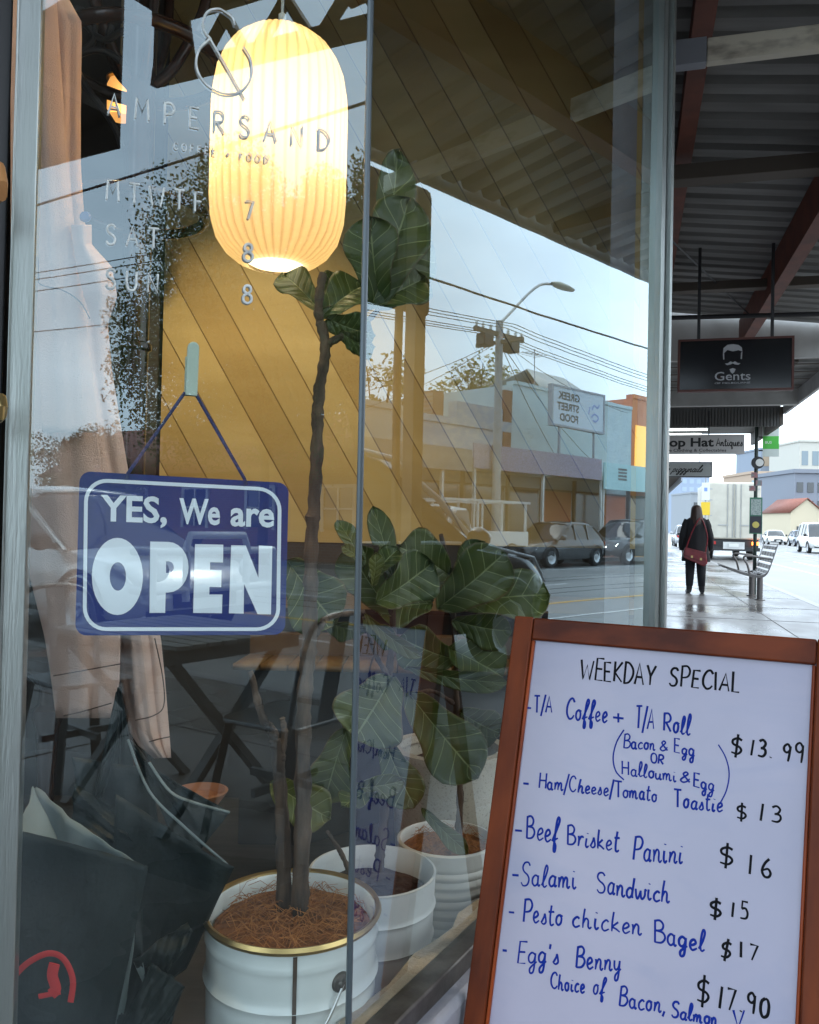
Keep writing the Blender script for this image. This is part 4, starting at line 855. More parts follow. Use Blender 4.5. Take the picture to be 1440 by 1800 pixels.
for i, (b, t, w, ro) in enumerate((((505, 985, 1.52), (592, 1098, 1.48), 118, .25), ((640, 1000, 1.6), (592, 915, 1.62), 42, .6), ((650, 1020, 1.62), (700, 965, 1.66), 46, -.4), ((700, 1060, 1.7), (655, 890, 1.72), 46, .25), ((660, 1060, 1.66), (760, 990, 1.7), 100, .3),
        ((690, 1190, 1.72), (622, 1300, 1.66), 138, -.15), ((612, 1275, 1.7), (572, 1405, 1.72), 84, .2), ((640, 1085, 1.64), (700, 1130, 1.6), 50, .7), ((560, 1085, 1.5), (640, 1110, 1.54), 62, .9), ((690, 1080, 1.72), (610, 960, 1.7), 90, -.3), ((680, 1380, 1.74), (600, 1420, 1.66), 60, .8), ((676, 1300, 1.75), (730, 1420, 1.7), 80, .3))): leaf(mb, b, t, w, ro, .16, .15, 20+i)
part(mb, 'foliage', M['leaf'], f2, True, solid=.0006)
mb = MB()
for i, (b, t, w, ro) in enumerate((((478, 1375, 1.62), (582, 1440, 1.58), 84, .2), ((640, 1075, 1.63), (742, 1155, 1.58), 34, .6), ((600, 1385, 1.72), (712, 1372, 1.7), 44, .4), ((640, 985, 1.6), (600, 960, 1.58), 22, .2), ((655, 1030, 1.6), (660, 970, 1.58), 30, .4))): leaf(mb, b, t, w, ro, .2, .2, 50+i)
part(mb, 'pale_foliage', M['leaf_y'], f2, True, solid=.0006, label='yellowing lower leaves')
f3 = thing('fig_plant', 'leafy fiddle leaf fig on a thin stem growing from the ribbed white pot', 'plant', (c3.x, c3.y, c3.z-.02))
mb = MB(); stem(mb, [(806, 1476, 1.95), (809, 1380, 1.95), (803, 1260, 1.93), (800, 1130, 1.9), (790, 1010, 1.86), (775, 940, 1.82)], (.009, .005), 9); stem(mb, [(803, 1240, 1.93), (760, 1215, 1.88), (722, 1222, 1.84)], (.005, .004), 10); part(mb, 'trunk', M['bark'], f3, True)
mb = MB()
for i, (b, t, w, ro) in enumerate((((718, 1218, 1.84), (842, 1368, 1.76), 112, .1), ((715, 1172, 1.85), (892, 1200, 1.8), 46, .5), ((790, 1140, 1.88), (885, 1190, 1.84), 96, -.3), ((770, 1070, 1.84), (890, 970, 1.8), 110, .2), ((760, 1060, 1.82), (660, 1075, 1.76), 80, .3), ((800, 1060, 1.84), (965, 1045, 1.86), 96, -.2), ((790, 1010, 1.84), (700, 960, 1.78), 100, .3), ((800, 1040, 1.84), (855, 955, 1.86), 70, -.3),
        ((742, 1420, 1.88), (824, 1500, 1.84), 34, .3), ((800, 1160, 1.9), (700, 1120, 1.86), 90, -.4), ((805, 1250, 1.93), (880, 1290, 1.9), 80, .4), ((790, 1030, 1.86), (735, 965, 1.84), 70, .3), ((795, 1090, 1.87), (900, 1110, 1.84), 80, .5))): leaf(mb, b, t, w, ro, .16, .15, 70+i)
part(mb, 'foliage', M['leaf'], f3, True, solid=.0006)

# ------------------------------------------------------------------ verandah canopy over the footpath
M['deck'] = mat('dark_galvanised_deck', (.3, .3, .285), .65, .1, (.2, .2, .19), 2.5, (.4, 3, 1), .1, 30)
M['purlin'] = mat('oxide_red_steel', (.2, .055, .028), .6, 0, (.13, .035, .018), 6)
M['cream'] = mat('weathered_cream_beam', (.78, .73, .6), .7, 0, (.4, .36, .29), 7, (1, 1, 2.5), .2, lo=.5, hi=.72)
M['greybeam'] = mat('grey_steel_plate', (.3, .32, .36), .5, .2); M['darkbeam'] = mat('dark_brown_beam', (.12, .1, .08), .7); M['whitepaint'] = mat('white_fascia', (.62, .62, .6), .6, 0, (.48, .48, .46), 3)
def zdeck(v, a=3.8, b=3.5): return a+(b-a)*v/2.45
can = thing('verandah_canopy', 'dark corrugated verandah canopy with rust red purlins above the footpath outside the cafe', 'canopy', W(4, 1, 0), RZ)
cw = lambda v, u, z: W(u, v, z)
mb = MB(); u = -.3; rows = []
prof = [(0, 0), (.11, 0), (.135, .045), (.185, .045)]
us = []
while u < 10.2:
    for du, dz in prof: us.append((u+du, dz))
    u += .21
mb.grid([[cw(v, uu, zdeck(v)+dz) for uu, dz in us] for v in (-2.2, 0, .6, 1.2, 1.8, 2.45)], False); part(mb, 'deck', M['deck'], can, True, solid=.002)
mb = MB()
for v, d, w in ((.3, .12, .1), (1.23, .3, .11)): mb.box((v-w/2, -4.28, zdeck(v)-d-.02), (v+w/2, 6.15, zdeck(v)-.02))
parts(mb, 'purlin', M['purlin'], can)
def crossbeam(name, u0, z0, h, w, m, v0=-.6, v1=2.42):
    mb = MB(); mb.box((v0-1, u0-4, z0), (v1-1, u0-4+w, z0+h)); return part(mb, name, m, can, bevel=.004)
UB = P(1300, 97, 3.75); ub = UB.dot(U)
# (the empty stands at v = 1, u = 4)
for o_ in (o for o in can.children if o.name.startswith('purlin')):
    for v_ in o_.data.vertices: v_.co.x -= 1
bz = CAM.z + (932-97)/F*3.72
crossbeam('tie_beam', 3.93, 3.33, .11, .05, M['cream'], .302, 2.6); crossbeam('beam_bracket', 3.925, 3.325, .12, .06, M['greybeam'], .0, .3)
crossbeam('cross_beam', 5.55, 3.46, .1, .14, M['darkbeam']); crossbeam('cross_beam', 8.1, 3.44, .08, .12, M['darkbeam'])
mb = MB(); mb.box((1.46, -4.3, 3.44), (1.5, 6.2, 3.7)); parts(mb, 'fascia', M['whitepaint'], can)
mb = MB(); mb.tube([(-.9, 3.55, 3.06), (1.45, 3.55, 3.02)], .02, 8); mb.tube([(-.95, 2.2, 3.5), (.2, 5.4, 3.5)], .008, 6); part(mb, 'conduit', M['black'], can)
c2_ = thing('verandah_canopy', 'paler neighbouring canopy with cracked white soffit beyond the black hanging sign', 'canopy', W(12.6, 1, 0), RZ)
mb = MB(); mb.box((-1.6, -2.35, 3.4), (1.45, 2.4, 3.46)); part(mb, 'soffit', mat('pale_soffit', (.3, .3, .29), .8, 0, (.16, .16, .15), 3), c2_)
mb = MB(); mb.box((-1.6, -2.36, 3.2), (1.46, -2.28, 3.95)); mb.box((-1.6, 1.1, 3.16), (1.46, 1.25, 3.4)); parts(mb, 'fascia', M['whitepaint'], c2_)
mb = MB()
for k in range(7): mb.box((-1.4+.4*k, -1.2, 3.37), (-1.36+.4*k, 1.0, 3.399))
for k in range(4): mb.box((-1.5, -1.1+.55*k, 3.36), (1.4, -1.05+.55*k, 3.368))
parts(mb, 'batten', M['darkbeam'], c2_)
mb = MB(); mb.box((1.451, -2.35, 3.18), (1.5, 2.4, 3.47)); part(mb, 'edge_board', M['whitepaint'], c2_)
c3_ = thing('verandah_canopy', 'farther dark canopy with ribbed end board and fluorescent tubes, over the antiques sign', 'canopy', W(16.3, 1, 0), RZ)
mb = MB(); mb.box((-1.6, -1.25, 3.24), (1.4, 2.2, 3.3)); part(mb, 'soffit', M['deck'], c3_)
mb = MB()
for k in range(58): mb.box((-1.6+.052*k, -1.29, 2.98), (-1.6+.052*k+.04, -1.26, 3.3))
mb.box((-1.6, -1.259, 2.98), (1.42, -1.23, 3.55)); part(mb, 'end_board', mat('grey_end_board', (.13, .13, .125), .7), c3_)
mb = MB(); mb.box((1.401, -1.3, 3.0), (1.46, 2.2, 3.31)); part(mb, 'edge_board', M['darkbeam'], c3_)
for i, (v0, v1, z) in enumerate(((.25, 1.3, 3.0), (.2, 1.2, 2.915))):
    t = thing('fluorescent_tube', ('lit white fluorescent tube under the far canopy, the upper of two above the antiques sign', 'lit white fluorescent tube under the far canopy, the lower of two above the antiques sign')[i], 'lamp', W(15.6, (v0+v1)/2, z), RZ, group='fluorescent tubes under the far canopy')
    mb = MB(); l = (v1-v0)/2; mb.tube([(-l, 0, 0), (l, 0, 0)], .016, 8); part(mb, 'tube', emit('cool_tube_%d' % i, (.9, 1, 1), 3.0), t)
    mb = MB(); mb.box((-l, -.02, .02), (l, .02, .05)); mb.box((-.01, -.006, .05), (.01, .006, 3.24-z)); parts(mb, 'batten', M['whitepaint'], t)
c4_ = thing('verandah_canopy', 'small dark shop awning far down the footpath left of the truck', 'canopy', W(40, 1, 0), RZ)
mb = MB(); mb.box((-2, -6, 3.3), (.9, 8, 3.55)); part(mb, 'roof', M['darkbeam'], c4_); mb = MB(); mb.box((.901, -6, 3.1), (.96, 8, 3.56)); part(mb, 'edge_board', M['greybeam'], c4_)
# the canopy on the other side, with an open lattice edge: seen mirrored in the left pane
c5_ = thing('verandah_canopy', 'canopy edge with open lattice girder, seen mirrored behind the pendant lamp', 'canopy', W(-2.4, 1, 0), RZ)
def L5(u, z): return (1.0, u+2.4, z)
mb = MB()
lowz = lambda u: interp(u, [-2.5, -.7], [3.98, 3.74]); upz = lambda u: interp(u, [-2.5, -.7], [4.32, 4.06])
def seg(a, b, w): mb.beam(a, b, .05, w)
seg(L5(-2.5, 4.02), L5(.4, 3.62), .11); seg(L5(-2.2, 4.36), L5(.4, 3.98), .1)
for ua in (-2.12, -1.62, -1.12, -.62): seg(L5(ua, lowz(ua)), L5(ua+.27, upz(ua+.27)-.02), .055); seg(L5(ua+.27, upz(ua+.27)-.02), L5(ua+.5, lowz(ua+.5)), .055)
part(mb, 'lattice_girder', mat('dark_steel_girder', (.09, .075, .06), .6), c5_)
mb = MB()
mb.add([(1.0, -.1, 4.02), (1.0, .28, 4.02), (1.0, .2, 4.38), (1.0, -.1, 4.4)], [(0, 1, 2, 3)]); mb.box((-2.6, -.05, 4.42), (1.0, 2.3, 4.46)); mb.box((.98, -.1, 4.36), (1.02, 2.4, 4.6))
mb.box((-2.6, -6, 3.86), (.98, -.48, 3.92)); mb.add([(1, -.46, 3.66), (1, -3.5, 3.92), (1, -3.5, 4.9), (1, -.46, 4.9)], [(0, 1, 2, 3)])
part(mb, 'soffit', mat('dark_timber_soffit', (.1, .075, .055), .8, 0, (.07, .052, .038), 3), c5_, solid=.03)
post = thing('verandah_post', 'square cream painted verandah post at the kerb, mirrored in the right pane', 'post', W(4.27, 2.62, 0), RZ)
mb = MB(); mb.box((-.05, -.05, .0), (.05, .05, 3.44)); mb.box((-.065, -.065, .0), (.065, .065, .35)); mb.box((-.06, -.06, 3.28), (.06, .06, 3.44)); part(mb, 'shaft', mat('brown_post_paint', (.2, .16, .12), .6, 0, (.14, .11, .08), 8), post, bevel=.006)
sgn = thing('parking_sign', 'dark backed rounded street sign fixed high beside the verandah post', 'street sign', W(4.2, 2.76, 0), RZ)
mb = MB(); mb.tube([(0, .05, -.0), (0, .05, 3.6)], .03, 10); part(mb, 'pole', M['black'], sgn)
mb = MB(); mb.prism([(.0, -.34+p[0], 2.66+p[1]) for p in rrect(0, 0, .68, .9, .06)], (-.006, 0, 0)); part(mb, 'plate', mat('dark_sign_back', (.03, .032, .03), .6), sgn)

# ------------------------------------------------------------------ hanging shop signs
gs = thing('hanging_sign', 'black hanging shop sign with moustached face and the word Gents in a dark red frame', 'shop sign', W(7.07, .79, 2.535), RZ)
gs.scale = (.84, .84, .84); mb = MB(); w, h = .5, .235; mb.box((-w, -.03, -h), (w, .03, h)); part(mb, 'panel', mat('black_sign_face', (.008, .009, .012), .12), gs)
mb = MB()
for a, b in (((-w-.02, -.04, h), (w+.02, .04, h+.02)), ((-w-.02, -.04, -h-.02), (w+.02, .04, -h)), ((-w-.02, -.04, -h), (-w, .04, h)), ((w, -.04, -h), (w+.02, .04, h))): mb.box(a, b)
part(mb, 'frame', mat('dark_red_frame', (.1, .025, .015), .5), gs)
mb = MB(); G0 = Vector((-.02, -.0315, 0))
lettering(mb, 'Gents', (-.18, -.0312, -.15), (1, 0, 0), (0, 0, 1), width=.32, height=.085, bold=.005)
lettering(mb, 'OF MELBOURNE', (-.18, -.0312, -.185), (1, 0, 0), (0, 0, 1), width=.32, height=.016)
def fl(pts): mb.add([(x-.02, -.0312, z) for x, z in pts], [tuple(range(len(pts)))])
fl([(-.09, .10), (-.085, .16), (-.05, .19), (0, .195), (.05, .185), (.08, .16), (.085, .12), (.05, .135), (0, .125), (-.05, .14)]); fl([(-.09, .1), (-.078, .11), (-.076, .05), (-.086, .05)]); fl([(.085, .12), (.072, .11), (.07, .05), (.082, .05)])
fl([(0, .02), (-.02, .03), (-.045, .012), (-.07, .01), (-.05, -.006), (-.02, .0), (0, .01)]); fl([(0, .02), (0, .01), (.02, .0), (.05, -.006), (.07, .01), (.045, .012), (.02, .03)]); fl([(-.028, -.045), (0, -.035), (.028, -.045), (.016, -.075), (0, -.09), (-.016, -.075)])
part(mb, 'emblem', mat('silver_print', (.42, .42, .43), .4), gs)
mb = MB()
for x in (-.33, .33): mb.box((x-.014, -.01, h+.02), (x+.014, .01, 1.15))
parts(mb, 'hanger', M['black'], gs)
th = thing('hanging_sign', 'long white sign reading Top Hat Antiques hanging under the far canopy', 'shop sign', W(14.9, 1.02, 2.665), RZ)
mb = MB(); mb.box((-.82, -.03, -.165), (.82, .03, .165)); part(mb, 'panel', mat('offwhite_sign', (.6, .58, .56), .5), th)
mb = MB(); lettering(mb, 'Top Hat', (-.55, -.0315, -.035), (1, 0, 0), (0, 0, 1), width=.88, height=.15, bold=.03); lettering(mb, 'Vintage Clothing & Collectables', (-.62, -.0315, -.125), (1, 0, 0), (0, 0, 1), width=1.15, height=.05, bold=.01)
write(mb, 'Antiques', (0, 0), (1, 0), 1, .0085, lambda x, y: th.matrix_basis @ Vector((.37+.42*x, -.0318, -.03-.11*y)) if False else Vector((.37+.42*x, -.0318, -.03-.13*y)), 0, Vector((0, -1, 0)), .06)
part(mb, 'lettering', mat('sign_black', (.02, .02, .02), .5), th)
mb = MB()
for x in (-.6, .25): mb.box((x-.01, -.008, .166), (x+.01, .008, .575))
parts(mb, 'hanger', M['black'], th)
ls = thing('hanging_sign', 'small pale sign with flowing script below and beyond the antiques sign', 'shop sign', W(17.9, .86, 2.44), RZ)
mb = MB(); mb.box((-.72, -.03, -.14), (.72, .03, .14)); part(mb, 'panel', mat('pale_sign', (.5, .52, .52), .5), ls)
mb = MB(); write(mb, 'la piggynails', (0, 0), (1, 0), 1, .008, lambda x, y: Vector((-.22+.75*x, -.0318, -.05-.14*y)), -.12, Vector((0, -1, 0)), .05); part(mb, 'lettering', bpy.data.materials['sign_black'], ls)
mb = MB()
for a, b in (((-.74, -.034, .14), (.74, .034, .16)), ((-.74, -.034, -.16), (.74, .034, -.14)), ((.72, -.034, -.14), (.74, .034, .14))): mb.box(a, b)
for x in (-.5, .5): mb.box((x-.01, -.008, .16), (x+.01, .008, .8))
part(mb, 'frame', M['black'], ls)
bp_c = P(1163, 715, 3.15)
bpole = thing('barber_pole', 'striped barber pole peeping out behind the window mullion', 'barber pole', bp_c)
mb = MB(); mb.lathe([(.0, -.27), (.026, -.25), (.03, -.2), (.03, .2), (.026, .24), (.0, .27)], 20); part(mb, 'cap', M['alu'], bpole)
m, nt, b = _nt('barber_stripes'); tc = nt.nodes.new('ShaderNodeTexCoord'); wv = nt.nodes.new('ShaderNodeTexWave'); wv.bands_direction = 'DIAGONAL'; wv.inputs['Scale'].default_value = 9; cr_ = nt.nodes.new('ShaderNodeValToRGB'); cr_.color_ramp.interpolation = 'CONSTANT'
cr_.color_ramp.elements[0].color = (.05, .06, .16, 1); e_ = cr_.color_ramp.elements.new(.35); e_.color = (.12, .13, .16, 1); cr_.color_ramp.elements[-1].position = .7; cr_.color_ramp.elements[-1].color = (.2, .03, .04, 1)
nt.links.new(tc.outputs['Object'], wv.inputs['Vector']); nt.links.new(wv.outputs['Fac'], cr_.inputs['Fac']); nt.links.new(cr_.outputs[0], b.inputs['Base Color']); b.inputs['Roughness'].default_value = .15
mb = MB(); mb.lathe([(.031, -.2), (.032, 0), (.031, .2)], 20); part(mb, 'cylinder', m, bpole)
nx = thing('neighbour_shopfront', 'dark shop wall running on past the cafe window along the footpath', 'shop', W(6, -.3, 0), RZ)
mb = MB(); mb.box((.22, -3.14, 0), (.3, 12, 4.6)); part(mb, 'wall', M['render'], nx)
up = thing('upper_facade', 'brick upper wall of the cafe building above the canopy', 'building', W(0, -.1, 4.6), RZ)
mb = MB(); mb.box((-.5, -9, 0), (.0, 18, 4)); part(mb, 'wall', brick('painted_brick', (.3, .28, .26), (.26, .24, .22), (.2, .19, .18), axes='yz'), up)
mb = MB(); mb.box((-.6, -9, 4), (.12, 18, 4.3)); part(mb, 'parapet', M['whitepaint'], up)

# ------------------------------------------------------------------ vehicles
M['tyre'] = mat('tyre_rubber', (.02, .02, .02), .85); M['rim'] = mat('alloy_rim', (.5, .51, .52), .3, .8); M['carglass'] = mat('dark_car_glass', (.012, .016, .018), .06, spec=.8)
M['lens'] = mat('headlight_lens', (.7, .72, .72), .08); M['tail'] = mat('tail_lens', (.4, .015, .012), .15); M['trim'] = mat('black_trim', (.02, .02, .021), .5); M['plate'] = mat('number_plate_white', (.7, .7, .66), .4); M['chrome'] = mat('chrome', (.7, .7, .7), .12, 1)
def paint(n, c): return mat(n, c, .22, .25, coat=.7)
PT = {'black': paint('black_car_paint', (.015, .017, .02)), 'grey': paint('dark_grey_car_paint', (.05, .055, .06)), 'white': paint('white_car_paint', (.68, .68, .66)), 'silver': paint('silver_car_paint', (.42, .44, .46)), 'blue': paint('blue_grey_car_paint', (.09, .12, .17))}
SHAPES = {   # y-fraction from the tail: body height, roof height, roof half width
 'suv': dict(L=4.6, Wd=1.84, H=1.66, belt=[(0, .62), (.03, .98), (.2, 1.02), (.62, 1.0), (.74, .98), (.93, .86), (.985, .7), (1, .5)], roof=[(.02, 1.0), (.09, 1.55), (.2, 1.64), (.45, 1.66), (.56, 1.6), (.735, 1.0)], zb=.3, wr=.36, ax=(.19, .81)),
 'big': dict(L=5.0, Wd=1.95, H=1.92, belt=[(0, .7), (.03, 1.12), (.2, 1.16), (.62, 1.14), (.72, 1.13), (.92, 1.0), (.985, .8), (1, .55)], roof=[(.02, 1.14), (.07, 1.8), (.18, 1.9), (.45, 1.92), (.55, 1.85), (.735, 1.13)], zb=.36, wr=.39, ax=(.19, .81)),
 'hatch': dict(L=4.3, Wd=1.78, H=1.5, belt=[(0, .6), (.03, .92), (.2, .95), (.62, .93), (.72, .9), (.93, .76), (.985, .62), (1, .45)], roof=[(.03, .95), (.14, 1.38), (.28, 1.48), (.45, 1.5), (.56, 1.44), (.74, .92)], zb=.25, wr=.33, ax=(.18, .82)),
 'sedan': dict(L=4.7, Wd=1.8, H=1.45, belt=[(0, .6), (.02, .92), (.14, .95), (.62, .92), (.7, .89), (.94, .74), (.985, .6), (1, .45)], roof=[(.1, .95), (.26, 1.36), (.38, 1.44), (.5, 1.45), (.58, 1.38), (.72, .92)], zb=.24, wr=.33, ax=(.19, .81)),
 'van': dict(L=4.9, Wd=1.9, H=1.95, belt=[(0, .7), (.02, 1.05), (.2, 1.1), (.68, 1.08), (.78, 1.04), (.93, .95), (.985, .75), (1, .5)], roof=[(.01, 1.1), (.03, 1.85), (.12, 1.94), (.5, 1.95), (.62, 1.86), (.79, 1.05)], zb=.32, wr=.36, ax=(.18, .81)),
}
def car(name, label, kind, col, u, v, fwd=True, group=None, lights=None, cat='car', mirrors=True):
    S = SHAPES[kind]; L_, w = S['L'], S['Wd']/2
    t = thing(name, label, cat, W(u, v, -.125), RZ if fwd else RZ+math.pi, group)
    Y = lambda f: (f-.5)*L_
    bx, bz_ = [q[0] for q in S['belt']], [q[1] for q in S['belt']]
    rows = []
    for i in range(41):
        f = i/40; zt = interp(f, bx, bz_); e = min(1, math.sin(math.pi*min(1, max(0, f*6+.18, ) if f < .14 else ((1-f)*6+.18 if f > .86 else .5)/1 if False else .5)))
        taper = 1 - .16*max(0, (.08-f)/.08)**1.5 - .26*max(0, (f-.88)/.12)**1.6
        hw = w*taper; zb = S['zb'] + .1*max(0, (f-.95)/.05) + .12*max(0, (.05-f)/.05)
        zt = max(zt, zb+.12)
        zs = [zb, zb+.06, zb+(zt-zb)*.35, zb+(zt-zb)*.62, zb+(zt-zb)*.8, zt-.02, zt]
        ks = [.9, .97, 1.0, 1.0, .975, .9, .82]
        prof = [(-hw*k, z) for k, z in zip(ks, zs)] + [(0, zt+.03)] + [(hw*k, z) for k, z in reversed(list(zip(ks, zs)))]
        rows.append([(x, Y(f), z) for x, z in prof])
    mb = MB(); mb.grid(rows); n = len(rows[0])
    mb.add(rows[0], [tuple(range(n))]); mb.add(rows[-1], [tuple(range(n))[::-1]])
    rx, rz_ = [q[0] for q in S['roof']], [q[1] for q in S['roof']]
    part(mb, 'body', PT[col], t)
    # greenhouse of glass with roof skin
    rows, rr = [], []
    for i in range(25):
        f = rx[0]+(rx[-1]-rx[0])*i/24; z1 = interp(f, rx, rz_); z0 = interp(f, bx, bz_)-.03
        z1 = max(z1, z0+.01); k = (z1-z0)/(S['H']-z0); hw = w*(.9-.17*k); h0 = w*.9
        rows.append([(-h0, Y(f), z0), (-(h0*.6+hw*.4), Y(f), z0+(z1-z0)*.4), (-hw, Y(f), z1-.07*k), (-hw+.08, Y(f), z1-.012), (0, Y(f), z1+.015*k), (hw-.08, Y(f), z1-.012), (hw, Y(f), z1-.07*k), ((h0*.6+hw*.4), Y(f), z0+(z1-z0)*.4), (h0, Y(f), z0)])
        if k > .86: rr.append([(-hw-.004, Y(f), z1-.085*k), (-hw+.07, Y(f), z1-.002), (0, Y(f), z1+.03*k), (hw-.07, Y(f), z1-.002), (hw+.004, Y(f), z1-.085*k)])
    mb = MB(); mb.grid(rows); part(mb, 'window', M['carglass'], t)
    mb = MB(); mb.grid(rr); part(mb, 'roof', PT[col], t, solid=.03)
    mb = MB()
    for s in (-1, 1):
        for fa, fb in ((rx[-1]-.005, rx[-3]+.03), (rx[0]+.01, rx[1]+.03), (.46, .46), (.28, .28)):
            za, zb2 = interp(fa, bx, bz_)-.02, interp(fb, rx, rz_)-.05
            mb.beam((s*w*.905, Y(fa), za), (s*w*.755, Y(fb), zb2), .07, .05)
    parts(mb, 'pillar', PT[col], t)
    for s in (-1, 1):
        for a in S['ax']:
            c = Vector((s*(w-.1), Y(a), S['wr'])); axm = Matrix.Rotation(math.pi/2*s, 3, 'Y'); r = S['wr']
            mb = MB(); mb.lathe([(r*.62, -.1), (r*.97, -.1), (r, -.06), (r, .08), (r*.95, .112), (r*.66, .115), (r*.64, .09)], 28, c, axis=axm); wh = part(mb, 'wheel', M['tyre'], t)
            mb = MB(); mb.lathe([(0, .1), (r*.16, .105), (r*.2, .09), (r*.5, .08), (r*.62, .1), (r*.66, .113)], 10, c, axis=axm); part(mb, 'rim', M['rim'], wh)
            mb = MB(); ar = [(s*(w+.004), Y(a)+r*1.14*math.cos(q), S['wr']+r*1.14*math.sin(q)) for q in [math.pi*k/12 for k in range(13)]]; mb.tube(ar, .03, 6); part(mb, 'arch', M['trim'], t)
    zf, zr = interp(.94, bx, bz_), interp(.03, bx, bz_)
    for s in (-1, 1):
        mb = MB(); mb.prism([(s*w*.5, Y(.985), zf-.2), (s*w*.86, Y(.955), zf-.16), (s*w*.88, Y(.93), zf-.06), (s*w*.55, Y(.962), zf-.09)], (0, .03, 0)); part(mb, 'headlight', emit(f'lit_headlamp_{name}', (1, .98, .9), 5) if lights == 'head' else M['lens'], t)
        mb = MB(); mb.prism([(s*w*.55, Y(0)-.01, zr-.22), (s*w*.84, Y(.008), zr-.2), (s*w*.86, Y(.012), zr-.06), (s*w*.6, Y(0), zr-.08)], (0, -.03, 0)); part(mb, 'tail_light', M['tail'], t)
        if mirrors: mb = MB(); c = Vector((s*(w+.1), Y(rx[-1]-.04), interp(.7, bx, bz_)+.08)); mb.lathe([(0, -.1), (.07, -.09), (.1, -.02), (.1, .03), (.07, .07), (0, .075)], 14, c, axis=Matrix.Rotation(math.pi/2, 3, 'X')); mb.beam((s*w*.86, c.y, c.z-.06), (c.x, c.y, c.z-.03), .05, .05); part(mb, 'mirror', PT[col] if col != 'white' else M['trim'], t)
    mb = MB(); mb.box((-w*.45, Y(.99), S['zb']+.12), (w*.45, Y(1)+.012, S['zb']+.34)); mb.box((-w*.75, Y(.985), S['zb']+.02), (w*.75, Y(1)+.01, S['zb']+.1)); part(mb, 'grille', M['trim'], t)
    mb = MB(); mb.box((-.19, Y(1)+.013, S['zb']+.1), (.19, Y(1)+.022, S['zb']+.21)); mb.box((-.19, Y(0)-.024, S['zb']+.32), (.19, Y(0)-.005, S['zb']+.43)); part(mb, 'number_plate', M['plate'], t)
    return t
g = 'cars parked along the far kerb'; NEAR = []
car('parked_car', 'black SUV with lit headlights parked across the road, mirrored in the right pane', 'suv', 'black', 28.7, 15.2, False, g, 'head')
car('parked_car', 'dark grey hatchback parked across the road between the utility truck and the black SUV', 'hatch', 'grey', 23.95, 15.3, False, g)
nc = car('parked_car', 'dark car parked at the near kerb, its bonnet mirrored behind the fig leaves', 'big', 'black', 4.85, 4.42, True)
car('parked_car', 'silver sedan parked at the near kerb behind the bull bar truck', 'sedan', 'silver', -12.4, 4.5, True)
car('moving_van', 'white people mover van coming up the road at the right edge', 'van', 'white', 59, 11.9, False, None, cat='van')
car('moving_car', 'white sedan following the white van along the wet road', 'sedan', 'white', 92, 14.4, False, 'cars coming along the road')
car('moving_car', 'blue grey hatchback beside the white van in the distance', 'hatch', 'blue', 84, 17.0-1.5, False, 'cars coming along the road')
car('parked_car', 'dark SUV parked at the near kerb beyond the woman, before the truck', 'suv', 'black', 56, 2.2+1.9, True)
car('parked_car', 'silver SUV parked on the near side farthest beyond the woman', 'suv', 'silver', 64, 4.0, True)

S_ = SHAPES['big']; mb = MB()  # pale trim, run on along the bonnet edge as a painted sky glint
for sx in (-1, 1):
    mb.tube([(sx*.985*.9, (.735-.5)*5, 1.15), (sx*.83, (.64-.5)*5, 1.56), (sx*.745, (.55-.5)*5, 1.86), (sx*.73, (.45-.5)*5, 1.92), (sx*.73, (.2-.5)*5, 1.9)], .028, 8)
    mb.tube([(sx*.9, (.04-.5)*5, 1.15), (sx*.9, (.62-.5)*5, 1.17), (sx*.89, (.735-.5)*5, 1.16), (sx*.84, (.92-.5)*5, 1.02), (sx*.7, (.985-.5)*5, .84)], .016, 8)
parts(mb, 'trim_glint', mat('bright_trim_glint', (.75, .77, .78), .3), nc)
# utility truck with a rack and tray, across the road
ut = car('utility_truck', 'cream utility truck with open tray and ladder rack parked across the road', 'van', 'white', 18.9, 15.3, False, None, cat='truck')
for c in list(ut.children):
    if c.name.split('.')[0] in ('window', 'roof', 'pillar', 'body'):
        for ch in list(c.children): bpy.data.objects.remove(ch)
        bpy.data.objects.remove(c)
cb = MB()
rows = []
for y, zt, k in ((.15, 1.2, .9), (.4, 1.85, .86), (.9, 1.9, .86), (1.35, 1.25, .9), (1.5, 1.05, .92), (2.35, .92, .88), (2.45, .45, .84)):
    rows.append([(-.92, y, .42), (-.94, y, .8), (-.92*min(1, k+.08), y, min(zt, 1.08)), (-.92*k*.95, y, zt-.05), (0, y, zt+.03), (.92*k*.95, y, zt-.05), (.92*min(1, k+.08), y, min(zt, 1.08)), (.94, y, .8), (.92, y, .42)])
cb.grid(rows); cb.add(rows[0], [tuple(range(9))]); cb.add(rows[-1], [tuple(range(9))[::-1]]); part(cb, 'cab', PT['white'], ut)
mb = MB(); mb.prism([(.905, .35, 1.15), (.905, 1.3, 1.15), (.86, .92, 1.75), (.83, .42, 1.75)], (.015, 0, 0)); mb.prism([(-.905, .35, 1.15), (-.905, 1.3, 1.15), (-.86, .92, 1.75), (-.83, .42, 1.75)], (-.015, 0, 0)); mb.prism([(-.75, 1.37, 1.24), (.75, 1.37, 1.24), (.68, .99, 1.84), (-.68, .99, 1.84)], (0, .05, .02)); part(mb, 'window', M['carglass'], ut)
mb = MB(); mb.box((-.95, -2.4, .72), (.95, .1, .82)); mb.box((-.95, -2.4, .821), (-.9, .1, 1.15)); mb.box((.9, -2.4, .821), (.95, .1, 1.15)); mb.box((-.9, -2.4, .821), (.9, -2.35, 1.15)); mb.box((-.4, -2.3, .4), (.4, .2, .71)); part(mb, 'tray', PT['white'], ut)
mb = MB()
for x in (-.9, .9):
    for y in (-2.3, -1.1, .05): mb.box((x-.03, y-.03, 1.15), (x+.03, y+.03, 2.02))
    mb.box((x-.035, -2.5, 2.021), (x+.035, 1.6, 2.09))
